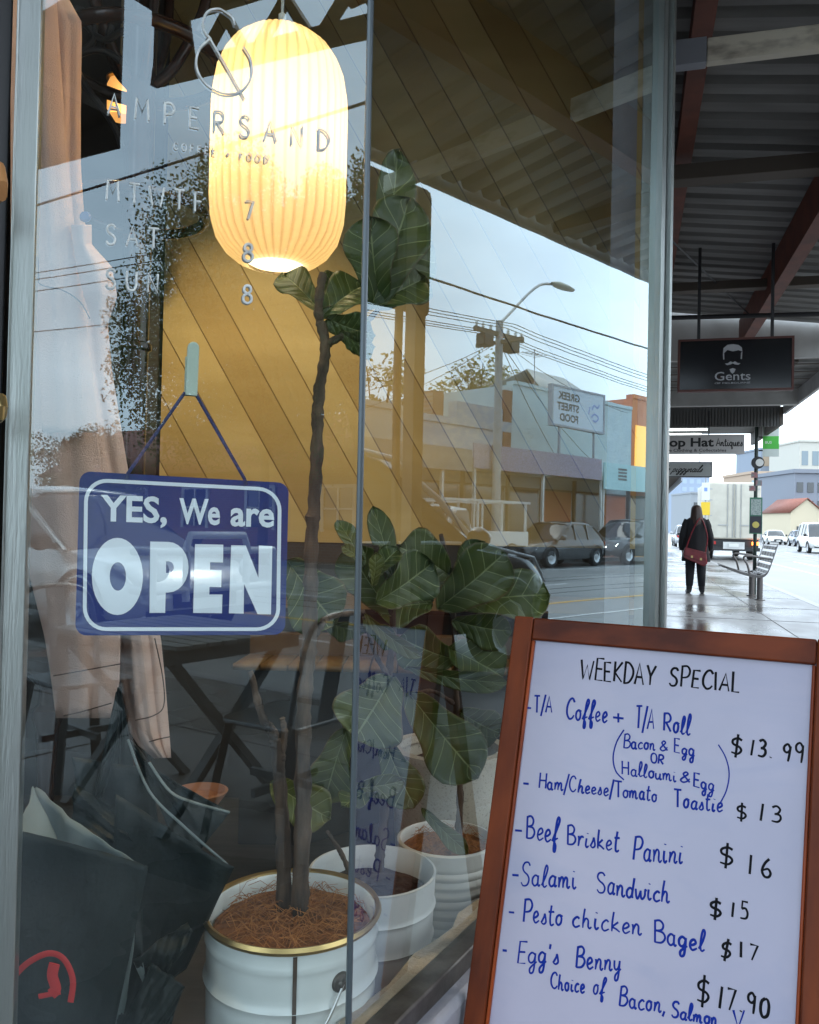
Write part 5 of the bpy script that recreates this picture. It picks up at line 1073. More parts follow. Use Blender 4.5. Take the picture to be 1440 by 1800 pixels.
for y in (-2.3, -1.1, .05, 1.3): mb.box((-.86, y-.03, 2.025), (.86, y+.03, 2.085))
part(mb, 'rack', M['whitepaint'], ut)

# old white four wheel drive with a bull bar at the near kerb (mirrored in the left pane)
bb = car('bull_bar_truck', 'white four wheel drive with bull bar, parked at the kerb behind the outdoor table', 'suv', 'white', -7.1, 4.55, True, None, cat='car')
mb = MB(); yb = 2.42
for z in (.62, 1.0): mb.tube([(-.86, yb-.2, z), (-.8, yb+.05, z), (.8, yb+.05, z), (.86, yb-.2, z)], .04, 10)
for x in (-.8, -.4, .4, .8): mb.tube([(x, yb+.05, .5), (x, yb+.05, 1.0)], .038, 10)
mb.tube([(-.42, yb+.05, 1.0), (-.36, yb+.05, 1.16), (.36, yb+.05, 1.16), (.42, yb+.05, 1.0)], .04, 10); part(mb, 'bull_bar', mat('white_bull_bar', (.62, .62, .6), .3), bb)
for s in (-.58, .58): mb = MB(); mb.lathe([(.0, .04), (.06, .035), (.1, .01), (.11, -.02)], 20, (s, yb-.12, .8), axis=Matrix.Rotation(-math.pi/2, 3, 'X')); part(mb, 'headlight', M['lens'], bb)

# delivery truck seen from behind
tk = thing('delivery_truck', 'cream box truck seen from behind, stopped at the kerb beyond the bench', 'truck', W(39.6, 4.5, -.125), RZ)
mb = MB(); mb.box((-1.12, .0, .95), (1.12, 6, 3.5)); part(mb, 'box', mat('cream_truck_box', (.6, .57, .48), .45, 0, (.52, .49, .41), 2), tk, bevel=.03)
for s in (-1, 1): mb = MB(); mb.box((min(.02*s, 1.06*s), -.03, 1.0), (max(.02*s, 1.06*s), -.002, 3.44)); part(mb, 'rear_door', bpy.data.materials['cream_truck_box'], tk, bevel=.006)
mb = MB()
for x in (-.28, -.06, .06, .28): mb.tube([(x, -.05, 1.02), (x, -.05, 3.42)], .02, 8)
for x in (-1.0, 1.0):
    for z in (1.3, 2.0, 2.7, 3.2): mb.box((x-.07, -.045, z-.03), (x+.07, -.031, z+.03))
for x in (-.45, .45): mb.box((x-.22, -.06, 1.55), (x+.22, -.045, 1.6))
parts(mb, 'lock_bar', M['steel'], tk)
mb = MB(); mb.box((-1.05, .1, .5), (1.05, 6.2, .94)); mb.box((-1.1, -.08, .42), (1.1, .06, .58)); part(mb, 'chassis', M['trim'], tk)
mb = MB(); mb.box((-1.0, 6.2, .5), (1.0, 8, 2.6)); part(mb, 'cab', PT['white'], tk, bevel=.1)
mb = MB(); mb.box((-.45, -.1, .5), (.45, -.082, .82)); part(mb, 'step_plate', M['whitepaint'], tk)
mb = MB(); mb.box((-.2, -.12, .6), (.2, -.102, .74)); part(mb, 'number_plate', M['plate'], tk)
for s in (-1, 1):
    mb = MB(); mb.box((s*.9-.14, -.1, .7), (s*.9+.14, -.01, .84)); part(mb, 'tail_light', emit('lit_tail_lamp', (1, .22, .03), 3) if s > 0 else M['tail'], tk)
    for y in (1.5, 6.9): mb = MB(); mb.lathe([(.0, -.14), (.4, -.14), (.44, -.1), (.44, .1), (.4, .14), (.0, .1)], 24, (s*.9, y, .44), axis=Matrix.Rotation(math.pi/2, 3, 'Y')); part(mb, 'wheel', M['tyre'], tk)

# ------------------------------------------------------------------ bus stop, bench
bs = thing('bus_stop_pole', 'tall dark bus stop pole with green flag, round disc and timetable panel behind the bench', 'bus stop', W(16.6, 2.26, 0), RZ)
mb = MB(); mb.tube([(0, 0, 0), (0, 0, 3.45)], .034, 12); part(mb, 'pole', mat('dark_green_pole', (.02, .035, .03), .4), bs)
mb = MB(); mb.box((.11, -.02, 2.98), (.39, .02, 3.3)); mb.box((.11, -.02, 2.6), (.39, .02, 2.74)); part(mb, 'flag', mat('pale_flag_panel', (.5, .55, .5), .4), bs)
mb = MB(); mb.box((.11, -.021, 2.741), (.39, .021, 2.979)); part(mb, 'green_panel', mat('green_flag_panel', (.05, .4, .03), .4), bs)
mb = MB()
for z in (2.7, 2.95, 3.25): mb.box((.04, -.012, z), (.11, .012, z+.025))
parts(mb, 'bracket', M['black'], bs); mb = MB(); lettering(mb, 'BUS', (.15, -.0225, 2.84), (1, 0, 0), (0, 0, 1), height=.05); part(mb, 'lettering', M['plate'], bs)
mb = MB(); ax = Matrix.Rotation(math.pi/2, 3, 'X'); mb.lathe([(0, -.02), (.115, -.02), (.115, .02), (0, .02)], 28, (.02, -.06, 2.48), axis=ax); part(mb, 'disc', M['black'], bs)
mb = MB(); mb.lathe([(0, .021), (.07, .021), (.07, .026), (0, .026)], 24, (.05, -.06, 2.48), axis=ax); part(mb, 'disc_mark', M['plate'], bs)
mb = MB(); mb.box((-.11, -.07, 1.15), (.11, -.046, 1.83)); part(mb, 'timetable_case', mat('green_case', (.03, .16, .09), .4), bs)
mb = MB(); mb.box((-.09, -.074, 1.5), (.09, -.071, 1.8)); part(mb, 'timetable', mat('pale_timetable', (.45, .52, .48), .5, 0, (.2, .26, .24), 60), bs)
mb = MB(); mb.box((-.1, -.074, 1.17), (.1, -.071, 1.48)); part(mb, 'poster', mat('poster_print', (.03, .03, .04), .5), bs); mb = MB(); mb.lathe([(0, 0), (.06, .0), (.06, .003), (0, .004)], 20, (0, -.0745, 1.32), axis=ax); part(mb, 'poster_mark', mat('poster_yellow', (.6, .5, .12), .5), bs)
mb = MB()
for z, x in ((2.05, .05), (2.2, -.03), (1.95, -.06)): mb.box((x-.06, -.05, z), (x+.05, -.046, z+.1))
parts(mb, 'sticker', mat('faded_stickers', (.4, .1, .1), .6, 0, (.2, .25, .25), 12), bs)
be = thing('street_bench', 'grey slatted street bench with looped armrests on two steel legs facing the shops', 'bench', W(16.0, 2.2, 0), RZ)
M['benchmetal'] = mat('grey_cast_metal', (.16, .15, .145), .4, .5); M['slat'] = mat('perforated_slat', (.1, .085, .08), .5, .3)
# faces the shops: seat towards -x, back at +x, length along y
sd_, bl = [], 1.5
prof = cr([(-.56, 0, .56), (-.3, 0, .47), (-.05, 0, .43), (.08, 0, .5), (.17, 0, .75), (.24, 0, .99)], 5)
for nm, a, b in (('seat', 0, 13), ('backrest', 13, 25)):
    mb = MB()
    for k in range(a, b, 2):
        p, q = prof[k], prof[min(k+1, len(prof)-1)]
        for j in range(5):
            y0 = -bl/2+bl*j/5
            mb.beam(Vector((p.x, y0+.02, p.z)), Vector((p.x, y0+bl/5-.02, p.z)), (q-p).length*1.25, .02, up=(q-p).cross(Vector((0, 1, 0))).normalized())
    part(mb, nm, M['slat'], be)
for y in (-bl/2, bl/2):
    mb = MB(); mb.grid([[p+Vector((0, y-.02, -.03)) for p in prof], [p+Vector((0, y-.02, .015)) for p in prof], [p+Vector((0, y+.02, .015)) for p in prof], [p+Vector((0, y+.02, -.03)) for p in prof]], False); part(mb, 'end_frame', M['benchmetal'], be)
    mb = MB(); mb.tube(cr([(-.2, y, .46), (-.24, y, .62), (-.3, y, .74), (-.2, y, .77), (.14, y, .73)], 6), .018, 8); part(mb, 'armrest', M['benchmetal'], be)
for y in (-.5, .5): mb = MB(); mb.lathe([(.09, 0), (.09, .015), (.05, .02), (.05, .46)], 20, (0, y, 0)); part(mb, 'leg', M['benchmetal'], be)

# ------------------------------------------------------------------ woman waiting
pw = thing('person', 'person in long black coat and boots with red shoulder bag, seen from behind', 'person', W(16.5, 1.21, 0), RZ)
def skin(name, chains, m, parent, sub=2, root=0):
    """chains: lists of (x, y, z, radius); equal points are welded"""
    idx, vs, rs, es = {}, [], [], []
    for ch in chains:
        last = None
        for x, y, z, r in ch:
            k = (round(x, 4), round(y, 4), round(z, 4))
            if k not in idx: idx[k] = len(vs); vs.append((x, y, z)); rs.append(r)
            if last is not None and last != idx[k]: es.append((last, idx[k]))
            last = idx[k]
    me = bpy.data.meshes.new(name); me.from_pydata(vs, es, []); me.update(); me.materials.append(m)
    o = bpy.data.objects.new(name, me); COL.objects.link(o); o.parent = parent
    md = o.modifiers.new('skin', 'SKIN'); md.use_smooth_shade = True
    for i, sv in enumerate(me.skin_vertices[0].data):
        r = rs[i]; sv.radius = r if isinstance(r, tuple) else (r, r); sv.use_root = (i == root)
    md = o.modifiers.new('sub', 'SUBSURF'); md.levels = sub; md.render_levels = sub
    return o
M['skin'] = mat('skin_tone', (.5, .3, .22), .5); M['blackcloth'] = mat('black_wool', (.012, .012, .014), .9, bump=.2, scale=60); M['jeans'] = mat('dark_trousers', (.015, .017, .022), .85)
def hand(s):
    w = (s*.235, .06, .80); out = []
    for i, (dx, dy, ln) in enumerate(((-.012, .028, .07), (-.006, .012, .082), (0, -.004, .077), (.004, -.02, .06))):
        out.append([(w[0]-s*.01, w[1]+.01, .745, .017), (w[0]+dx*s, w[1]+.02+dy, .71, .009), (w[0]+dx*s-s*.012, w[1]+.03+dy, .71-ln*.55, .008), (w[0]+dx*s-s*.03, w[1]+.035+dy, .71-ln, .006)])
    out.append([(w[0]-s*.01, w[1]+.01, .745, .017), (w[0]-s*.03, w[1]+.05, .735, .009), (w[0]-s*.045, w[1]+.065, .705, .007)])
    return out
arms = []
for s in (-1, 1):
    arms.append([(0, 0, 1.32, (.13, .1)), (s*.165, -.0, 1.35, .06), (s*.225, -.02, 1.1, .045), (s*.235, .03, .86, .034), (s*.235, .06, .80, .026), (s*.225, .07, .745, .017)])
    arms += [[(s*.225, .07, .745, .017)] + ch[1:] for ch in hand(s)]
chains = [[(0, 0, .9, (.16, .11)), (0, 0, 1.08, (.13, .1)), (0, 0, 1.32, (.13, .1)), (0, .01, 1.43, .055), (0, .03, 1.5, .06), (0, .035, 1.57, (.078, .095)), (0, .03, 1.635, (.062, .075))]] + arms
for s in (-1, 1): chains.append([(0, 0, .9, (.16, .11)), (s*.095, 0, .84, .09), (s*.1, .02, .5, .06), (s*.11, -.0, .12, .042), (s*.115, .0, .05, .04), (s*.13, .12, .03, .036)])
skin('body', chains, M['skin'], pw)
# clothes follow the body
def loft(name, secs, m, parent, n=28, wob=0.0, seed=0, solid=0):
    rnd = random.Random(seed); rows = []; ph = rnd.uniform(0, 6)
    for (cx, cy, z, rx, ry) in secs:
        rows.append([(cx+rx*math.cos(a)*(1+wob*math.sin(5*a+ph+z*6)), cy+ry*math.sin(a)*(1+wob*math.sin(7*a+ph)), z) for a in [2*math.pi*k/n for k in range(n)]])
        rows[-1].append(rows[-1][0])
    mb = MB(); mb.grid(rows); return part(mb, name, m, parent, solid=solid)
loft('coat', [(0, .01, 1.46, .075, .075), (0, .005, 1.43, .13, .1), (0, 0, 1.39, .195, .125), (0, 0, 1.28, .215, .14), (0, 0, 1.1, .2, .145), (0, 0, .95, .215, .16), (0, 0, .8, .235, .175), (0, 0, .62, .26, .19), (0, 0, .605, .25, .18)], M['blackcloth'], pw, wob=.03, seed=2)
for s in (-1, 1):
    mb = MB(); mb.tube(cr([(s*.15, 0, 1.38), (s*.2, -.01, 1.26), (s*.245, -.02, 1.08), (s*.26, .02, .94), (s*.25, .05, .82)], 5), [.075]*6+[.066]*6+[.058]*6+[.05]*3, 14); part(mb, 'sleeve', M['blackcloth'], pw)
    mb = MB(); mb.tube(cr([(s*.095, 0, .75), (s*.1, .02, .5), (s*.105, .0, .3), (s*.11, -.0, .14)], 5), [.1-.0025*i for i in range(16)], 14); part(mb, 'trouser_leg', M['jeans'], pw)
    mb = MB(); mb.tube(cr([(s*.11, 0, .24), (s*.112, -.005, .12), (s*.115, .0, .055)], 5), [.062, .06, .058, .057, .056, .055, .054, .053, .053, .052, .05], 14); mb.tube(cr([(s*.115, -.055, .045), (s*.118, 0, .048), (s*.128, .1, .04), (s*.14, .17, .03)], 5), [.04]*6+[.045]*6+[.042, .04, .034, .024], 12, flat=(Vector((0, 0, 1)), 1.0)); part(mb, 'boot', M['black'], pw)
hair = mat('dark_brown_hair', (.03, .017, .012), .5, 0, (.05, .026, .018), 40, (8, 8, .6))
loft('hair', [(0, .02, 1.675, .02, .02), (0, .018, 1.66, .065, .07), (0, .01, 1.62, .092, .1), (0, -.0, 1.56, .1, .11), (0, -.02, 1.5, .105, .105), (0, -.04, 1.42, .115, .1), (0, -.06, 1.33, .11, .085), (.01, -.08, 1.24, .08, .06), (.015, -.09, 1.17, .035, .03)], hair, pw, wob=.05, seed=4)
bag = thing('shoulder_bag', 'dark red leather shoulder bag with flap hanging at the back of the person in black', 'bag', W(16.5-.2, 1.2, .76), RZ)
mb = MB(); c = [(-.2, .0, .11), (.17, .0, .02), (.2, .0, -.18), (.13, .0, -.24), (-.21, .0, -.09), (-.24, .0, -.0)]; mb.prism([Vector(p)+Vector((0, -.06, 0)) for p in c], (0, .07, 0)); rl = mat('red_leather', (.2, .015, .022), .35, 0, (.13, .01, .015), 20); part(mb, 'bag_body', rl, bag, bevel=.015)
mb = MB(); c = [(-.2, 0, .115), (.17, 0, .025), (.17, 0, -.1), (.05, 0, -.13), (-.2, 0, -.03)]; mb.prism([Vector(p)+Vector((0, -.075, 0)) for p in c], (0, .014, 0)); part(mb, 'flap', rl, bag, bevel=.004)
mb = MB()
for x, z in ((-.08, -.06), (.08, -.1)): mb.box((x-.018, -.085, z-.02), (x+.018, -.075, z+.02))
parts(mb, 'buckle', M['gold'], bag)
mb = MB(); mb.tube(cr([(-.18, -.03, .1), (-.1, .03, .34), (.0, .02, .58), (.08, .1, .68)], 6), .011, 6); mb.tube(cr([(.16, -.02, .02), (.2, .06, .3), (.14, .08, .55), (.08, .1, .68)], 6), .011, 6); part(mb, 'strap', rl, bag)

# ------------------------------------------------------------------ outdoor table and chairs (mirrored in the left pane)
M['tub'] = mat('galvanised_chair', (.2, .21, .21), .38, .7, (.14, .145, .145), 8)
M['tslat'] = mat('grey_painted_slats', (.19, .195, .19), .45, 0, (.13, .135, .13), 7)
tb = thing('cafe_table', 'grey slatted cafe table with crossed legs, mirrored under the OPEN sign', 'table', W(-.92, 1.0, 0), RZ)
mb = MB()
for k in range(9): mb.box((-.34+.077*k, -.4, .715), (-.34+.077*k+.064, .4, .735))
part(mb, 'tabletop', M['tslat'], tb, bevel=.003)
mb = MB(); mb.box((-.36, -.36, .66), (.36, -.32, .713)); mb.box((-.36, .32, .66), (.36, .36, .713)); parts(mb, 'apron', M['tslat'], tb)
for y in (-.31, .31):
    for s in (-1, 1): mb = MB(); mb.beam((-s*.3, y+.022*s, .66), (s*.3, y+.022*s, 0), .03, .045, up=Vector((0, 1, 0))); part(mb, 'leg', M['tslat'], tb)
def chair(u, v, rz, label):
    t = thing('cafe_chair', label, 'chair', W(u, v, 0), rz, 'metal chairs outside the cafe')
    mb = MB(); mb.prism([(p[0]-.19, p[1]-.19, .44) for p in rrect(0, 0, .38, .38, .06)], (0, 0, .02)); part(mb, 'seat', M['tub'], t, bevel=.006)
    for sx in (-1, 1):
        for sy in (-1, 1): mb = MB(); mb.beam((sx*.155, sy*.155, .44), (sx*.215, sy*.215, 0), .045, .03); part(mb, 'leg', M['tub'], t)
    mb = MB(); mb.tube(cr([(-.19, -.17, .44), (-.2, -.21, .62), (-.17, -.24, .8), (-.09, -.255, .86), (.09, -.255, .86), (.17, -.24, .8), (.2, -.21, .62), (.19, -.17, .44)], 6), .012, 8); part(mb, 'back_hoop', M['tub'], t)
    mb = MB(); mb.beam((0, -.18, .45), (0, -.253, .855), .09, .006); part(mb, 'back_splat', M['tub'], t)
    mb = MB(); mb.beam((-.18, 0, .2), (.18, 0, .2), .02, .03); mb.beam((0, -.18, .21), (0, .18, .21), .02, .03); part(mb, 'stretcher', M['tub'], t)
    return t
chair(-1.55, .95, RZ+R_(5), 'grey metal hoop back chair mirrored behind the coat, left of the outdoor table')
chair(-.3, 1.02, RZ+R_(178), 'grey metal hoop back chair mirrored across the fig trunk, right of the outdoor table')

# ------------------------------------------------------------------ trees
def tree_parts(t, h, cr_, zc, seed, lm, n=2600, leafsz=.2, clumps=26, tr=.16):
    rnd = random.Random(seed); mb = MB()
    mb.tube(cr([(0, 0, 0), (.05, .03, h*.25), (-.04, .06, h*.5), (.02, 0, h*.8)], 5), [tr*(1-.045*i) for i in range(16)], 10)
    cs = []
    for k in range(clumps):
        a, b, q = rnd.uniform(0, 6.28), rnd.uniform(-.9, 1), rnd.uniform(.35, 1)**.6
        c = Vector((cr_[0]*q*math.cos(a)*math.sqrt(1-b*b*.8), cr_[0]*q*math.sin(a)*math.sqrt(1-b*b*.8), zc+cr_[1]*q*b)); cs.append((c, rnd.uniform(.22, .42)*cr_[0]))
        if k % 2 == 0: mb.tube(cr([(0, 0, h*.35+.02*k), c*.5+Vector((0, 0, zc*.25)), c], 4), [tr*.4-.004*tr*i*8 if tr*.4-.004*tr*i*8 > .012 else .012 for i in range(9)], 6)
    part(mb, 'trunk', M['bark'], t)
    mb = MB()
    for i in range(n):
        c, r = cs[i % len(cs)]; d = Vector((rnd.gauss(0, 1), rnd.gauss(0, 1), rnd.gauss(0, .8))).normalized()*(r*rnd.random()**.4)
        p = c+d; a = Vector((rnd.gauss(0, 1), rnd.gauss(0, 1), rnd.gauss(0, 1))).normalized(); b = a.orthogonal().normalized(); s = leafsz*rnd.uniform(.6, 1.3)
        mb.add([p-a*s*.5, p+b*s*.28, p+a*s*.5, p-b*s*.28], [(0, 1, 2, 3)])
    part(mb, 'crown', lm, t)
LM = [mat('street_leaf_green', (.085, .11, .03), .5, 0, (.15, .16, .05), 1.2), mat('street_leaf_yellow', (.13, .14, .03), .55, 0, (.2, .17, .04), 1.4), mat('shrub_leaf', (.06, .09, .03), .6, 0, (.12, .13, .05), 1.5)]
def tree(label, u, v, h, cr_, zc, seed, lm, group=None, name='street_tree', **k):
    t = thing(name, label, 'tree', W(u, v, 0), RZ, group); tree_parts(t, h, cr_, zc, seed, lm, **k); return t
u, v, z = rA(470, 520, 15.0); tree('tall broad street tree across the road, mirrored over the boarded wall in the left pane', u, v, 8.5, (3.8, 3.9), 6.5, 3, LM[0], n=130000, leafsz=.1, clumps=110)
u, v, z = rA(645, 450, 15.2); tree('second street tree across the road, mirrored beside the joint of the panes', u, v, 7.5, (2.2, 3.0), 7.2, 8, LM[0], n=40000, leafsz=.1, clumps=44)
u, v, z = rA(150, 790, 17.2); tree('small bushy tree in front of the brick house, mirrored over the coat', u, v, 3.6, (2.0, 1.5), 2.9, 5, LM[2], n=16000, leafsz=.1, tr=.09)
for i, (px, py, vv, r) in enumerate(((835, 705, 27, 2.6), (872, 715, 27.5, 2.0))):
    u, v, z = rB(px, py, vv); tree(('rounded yellow green tree rising behind the blue shop parapet', 'smaller yellow green tree rising behind the red chimney')[i], u, v, z, (r, 1.8), z+.2, 30+i, LM[1], n=2200, leafsz=.3)
u, v, z = rB(665, 700, 26); tree('yellow green tree behind the shops, mirrored beside the verandah post', u, v, z, (2.0, 1.8), z, 34, LM[1], n=1600, leafsz=.3)

# ------------------------------------------------------------------ brick house across the road (left pane)
M['tile'] = None
m, nt, b = _nt('red_roof_tile'); N, L = nt.nodes, nt.links
tc = N.new('ShaderNodeTexCoord'); wv = N.new('ShaderNodeTexWave'); wv.bands_direction = 'X'; wv.inputs['Scale'].default_value = 1.0; wv.inputs['Distortion'].default_value = .6; wv.wave_profile = 'SAW'
no = N.new('ShaderNodeTexNoise'); no.inputs['Scale'].default_value = 3; mx = N.new('ShaderNodeMixRGB'); mx.inputs['Color1'].default_value = (.2, .06, .04, 1); mx.inputs['Color2'].default_value = (.32, .13, .09, 1)
L.new(tc.outputs['Object'], wv.inputs['Vector']); L.new(tc.outputs['Object'], no.inputs['Vector']); L.new(no.outputs['Fac'], mx.inputs['Fac']); L.new(mx.outputs[0], b.inputs['Base Color'])
bmp = N.new('ShaderNodeBump'); bmp.inputs['Strength'].default_value = 1; bmp.inputs['Distance'].default_value = .12; L.new(wv.outputs['Fac'], bmp.inputs['Height']); L.new(bmp.outputs[0], b.inputs['Normal']); b.inputs['Roughness'].default_value = .7; M['tile'] = m
M['redbrick'] = brick('red_brick', (.2, .075, .045), (.26, .1, .06), (.25, .2, .17), axes='yz')
hs = thing('brick_house', 'long red brick house with red tiled roof, mirrored in the left pane', 'house', W(-18, 19.6, 0), RZ)
mb = MB(); mb.box((0, -14, 0), (7, 16, 3.1)); part(mb, 'wall', M['redbrick'], hs)
mb = MB(); n_ = 60
mb.add([(-.5, -14.5, 2.95), (-.5, 16.5, 2.95), (3.6, 16.5, 5.35), (3.6, -14.5, 5.35), (7.6, -14.5, 2.95), (7.6, 16.5, 2.95)], [(3, 2, 1, 0), (4, 5, 2, 3)])
rf = part(mb, 'roof', M['tile'], hs, solid=.08)
mb = MB(); mb.box((2.7, 4, 4.4), (3.5, 5, 6.3)); part(mb, 'chimney', M['redbrick'], rf)
for y in (-12, -8.2, -4.6, -1.2, 2.4, 6.2, 10, 13):
    mb = MB(); mb.box((-.03, y-.65, .95), (.02, y+.65, 2.35)); f_ = part(mb, 'window', M['carglass'], hs)
    mb = MB()
    for a, b2 in (((-.08, y-.75, .85), (.01, y-.62, 2.45)), ((-.08, y+.62, .85), (.01, y+.75, 2.45)), ((-.08, y-.62, 2.33), (.01, y+.62, 2.45)), ((-.07, y-.04, .95), (.0, y+.04, 2.33)), ((-.07, y-.62, 1.62), (.0, y-.04, 1.68)), ((-.07, y+.04, 1.62), (.0, y+.62, 1.68))): mb.box(a, b2)
    part(mb, 'frame', M['whitepaint'], f_); mb = MB(); mb.box((-.14, y-.85, .74), (.01, y+.85, .85)); part(mb, 'sill', M['whitepaint'], f_)
mb = MB(); mb.box((-2.2, -14, 0), (-2.05, 16, .9)); part(mb, 'garden_wall', M['redbrick'], hs)
h2_ = thing('brick_house', 'shorter brown brick house behind the street trees, mirrored in the left pane', 'house', W(2.5, 19.6, 0), RZ)
mb = MB(); mb.box((0, -4, 0), (8, 8.5, 3.6)); part(mb, 'wall', brick('brown_brick', (.15, .07, .05), (.19, .09, .06), (.2, .17, .15), axes='yz'), h2_)
mb = MB(); mb.add([(-.4, -4.2, 3.5), (-.4, 8.6, 3.5), (4, 8.6, 5.6), (4, -4.2, 5.6), (8.4, -4.2, 3.5), (8.4, 8.6, 3.5)], [(3, 2, 1, 0), (4, 5, 2, 3)]); part(mb, 'roof', M['tile'], h2_, solid=.08)
for y in (-2, 2, 6):
    mb = MB(); mb.box((-.03, y-.6, .9), (.02, y+.6, 2.5)); f_ = part(mb, 'window', M['carglass'], h2_); mb = MB(); mb.box((-.1, y-.75, .78), (.0, y+.75, .9)); mb.box((-.08, y-.7, .9), (.01, y-.6, 2.5)); mb.box((-.08, y+.6, .9), (.01, y+.7, 2.5)); part(mb, 'frame', M['whitepaint'], f_)

# ------------------------------------------------------------------ shops across the road (right pane)
M['shopglass'] = mat('shop_glass', (.03, .035, .04), .08, spec=.8)
def shop(name, label, u0, u1, z, wallm, parapet, open_m=None, sill=.5, chim=None, door=True):
    t = thing(name, label, 'shop', W((u0+u1)/2, 19.6, 0), RZ); h = (u1-u0)/2
    mb = MB(); mb.box((0, -h+.003, 3.3), (8, h-.003, z)); mb.box((.25, -h+.003, 0), (8, h-.003, 3.297)); part(mb, 'wall', wallm, t)
    mb = MB(); 
    for a, b2, c in parapet: mb.box((-.06, a, c[0]), (.35, b2, c[1]))
    if parapet: part(mb, 'parapet', wallm, t)
    n = max(1, int(round((u1-u0)/2.4))); st = (u1-u0)/n
    for k in range(n):
        y = -h+st*k
        mb = MB(); mb.box((.18, y+.15, sill), (.22, y+st-.15, 2.75)); w_ = part(mb, 'window', M['shopglass'] if not (open_m and k % 2) else open_m, t)
        mb = MB()
        for a, b2 in (((.1, y+.02, 0), (.24, y+.15, 3.29)), ((.1, y+.15, 2.75), (.24, y+st-.15, 2.83)), ((.12, y+.15, sill-.08), (.24, y+st-.15, sill))): mb.box(a, b2)
        part(mb, 'frame', M['darkbeam'], w_)
    mb = MB(); mb.box((.1, -h+.2, .02), (.24, h-.2, sill-.085)); part(mb, 'stall_board', open_m or M['darkbeam'], t)
    return t
peel = mat('peeling_blue_paint', (.3, .38, .46), .8, 0, (.5, .5, .48), 2.2, (1, 1, 2), .2, lo=.45, hi=.62)
pale = mat('pale_blue_green_render', (.46, .56, .58), .8, 0, (.5, .6, .6), 1.5); mint = mat('pale_mint_render', (.5, .6, .52), .8, 0, (.46, .55, .5), 1.2); creamw = mat('cream_render', (.5, .46, .38), .8)
orange = mat('orange_wall', (.55, .16, .06), .6); amber = emit('lit_amber_shopfront', (1, .5, .1), .7)
shop('corner_shop', 'low cream shop opposite with plain parapet, mirrored left of the peeling blue shop', 9, 21.3, 5.2, creamw, [(-6.1, 6.1, (5.2, 5.4))], orange)
s2 = shop('blue_shop', 'old shop with peeling blue paint and stepped parapet, mirrored in the right pane', 21.3, 27.0, 5.0, peel, [(-2.82, -.6, (5.0, 5.25)), (-.6, 2.2, (5.0, 5.9)), (2.2, 2.82, (5.0, 5.4))], None)
mb = MB(); mb.box((.6, -1.2, 5.0), (1.3, -.6, 6.3)); mb.box((-.05, 2.3, 4.0), (.45, 2.83, 6.7)); parts(mb, 'chimney', M['redbrick'], s2)
s3 = shop('white_shop', 'pale green grey shop with broad wall above the awning and hanging cafe sign', 27.0, 36.5, 7.0, pale, [(-4.7, 4.7, (7.0, 7.15))], orange)
mb = MB(); mb.add([(1, -.8, 7.0), (1, 4.75, 7.0), (4, 4.75, 9.0), (4, 1.5, 9.0)], [(0, 1, 2, 3)]); mb.add([(4, 1.5, 9.0), (4, 4.75, 9.0), (8, 4.75, 7.0), (8, -.8, 7.0)], [(0, 1, 2, 3)]); part(mb, 'roof', mat('grey_iron_roof', (.33, .34, .33), .5, .2), s3, solid=.05)
s4 = shop('amber_shop', 'shop with glowing amber front beyond the pale green grey one', 36.5, 44, 7.6, orange, [(-3.7, 3.7, (7.6, 7.8))], amber)
mb = MB(); mb.box((-.05, -3.4, 4.0), (-.01, 3.4, 6.3)); part(mb, 'lit_panel', amber, s4)
def awning(label, u0, u1, z0, z1, m, depth=2.6, name='shop_awning'):
    t = thing(name, label, 'awning', W((u0+u1)/2, 19.6, z0), RZ); h = (u1-u0)/2
    mb = MB(); mb.add([(-depth, -h, .0), (-depth, h, .0), (0, h, .5), (0, -h, .5)], [(0, 1, 2, 3)]); part(mb, 'roof', M['deck'], t, solid=.05)
    mb = MB(); mb.box((-depth-.06, -h, -.3), (-depth, h, z1-z0)); parts(mb, 'fascia', m, t)
    mb = MB()
    for k in range(int((u1-u0)/4)+1): y = -h+.2+4*k; mb.box((-depth+.05, y-.05, -z0), (-depth+.15, y+.05, 0))
    parts(mb, 'post', M['whitepaint'], t); return t
awning('grey weathered awning along the shops left of the blue shop', 8, 21.5, 3.3, 3.75, mat('weathered_grey_fascia', (.26, .23, .2), .7, 0, (.18, .16, .14), 3))
awning('long awning with faded patterned fascia below the peeling blue and pale shops', 21.6, 29.6, 3.45, 4.0, mat('faded_patterned_fascia', (.4, .34, .42), .7, 0, (.2, .17, .22), 14, (1, 1, 3), lo=.45, hi=.55))
ta = awning('pale teal box awning with a small emblem, mirrored right of the patterned one', 29.8, 35.2, 3.1, 3.9, mat('pale_teal_fascia', (.36, .56, .56), .5))
mb = MB()
for k in range(4): mb.box((-2.67, -1.6, .12+.14*k), (-2.665, -.95, .2+.14*k))
part(mb, 'emblem', M['darkbeam'], ta)
awning('brown awning under the amber shop', 36.6, 44, 3.2, 3.7, orange)
gk = thing('roof_sign', 'white board sign reading GREEK STREET FOOD standing above the shop awning', 'shop sign', W(28.0, 17.1, 5.85), RZ)
mb = MB(); mb.box((-.08, -1.75, -.72), (.08, 1.75, .72)); part(mb, 'panel', mat('white_sign_board', (.55, .62, .68), .5), gk)
mb = MB()
for a, b2 in (((-.1, -1.85, .72), (.1, 1.85, .8)), ((-.1, -1.85, -.8), (.1, 1.85, -.72)), ((-.1, -1.85, -.72), (.1, -1.75, .72)), ((-.1, 1.75, -.72), (.1, 1.85, .72))): mb.box(a, b2)
for y in (-1.2, 1.2): mb.box((-.04, y-.04, -1.9), (.04, y+.04, -.8)); 
part(mb, 'frame', M['greybeam'], gk)
mb = MB()
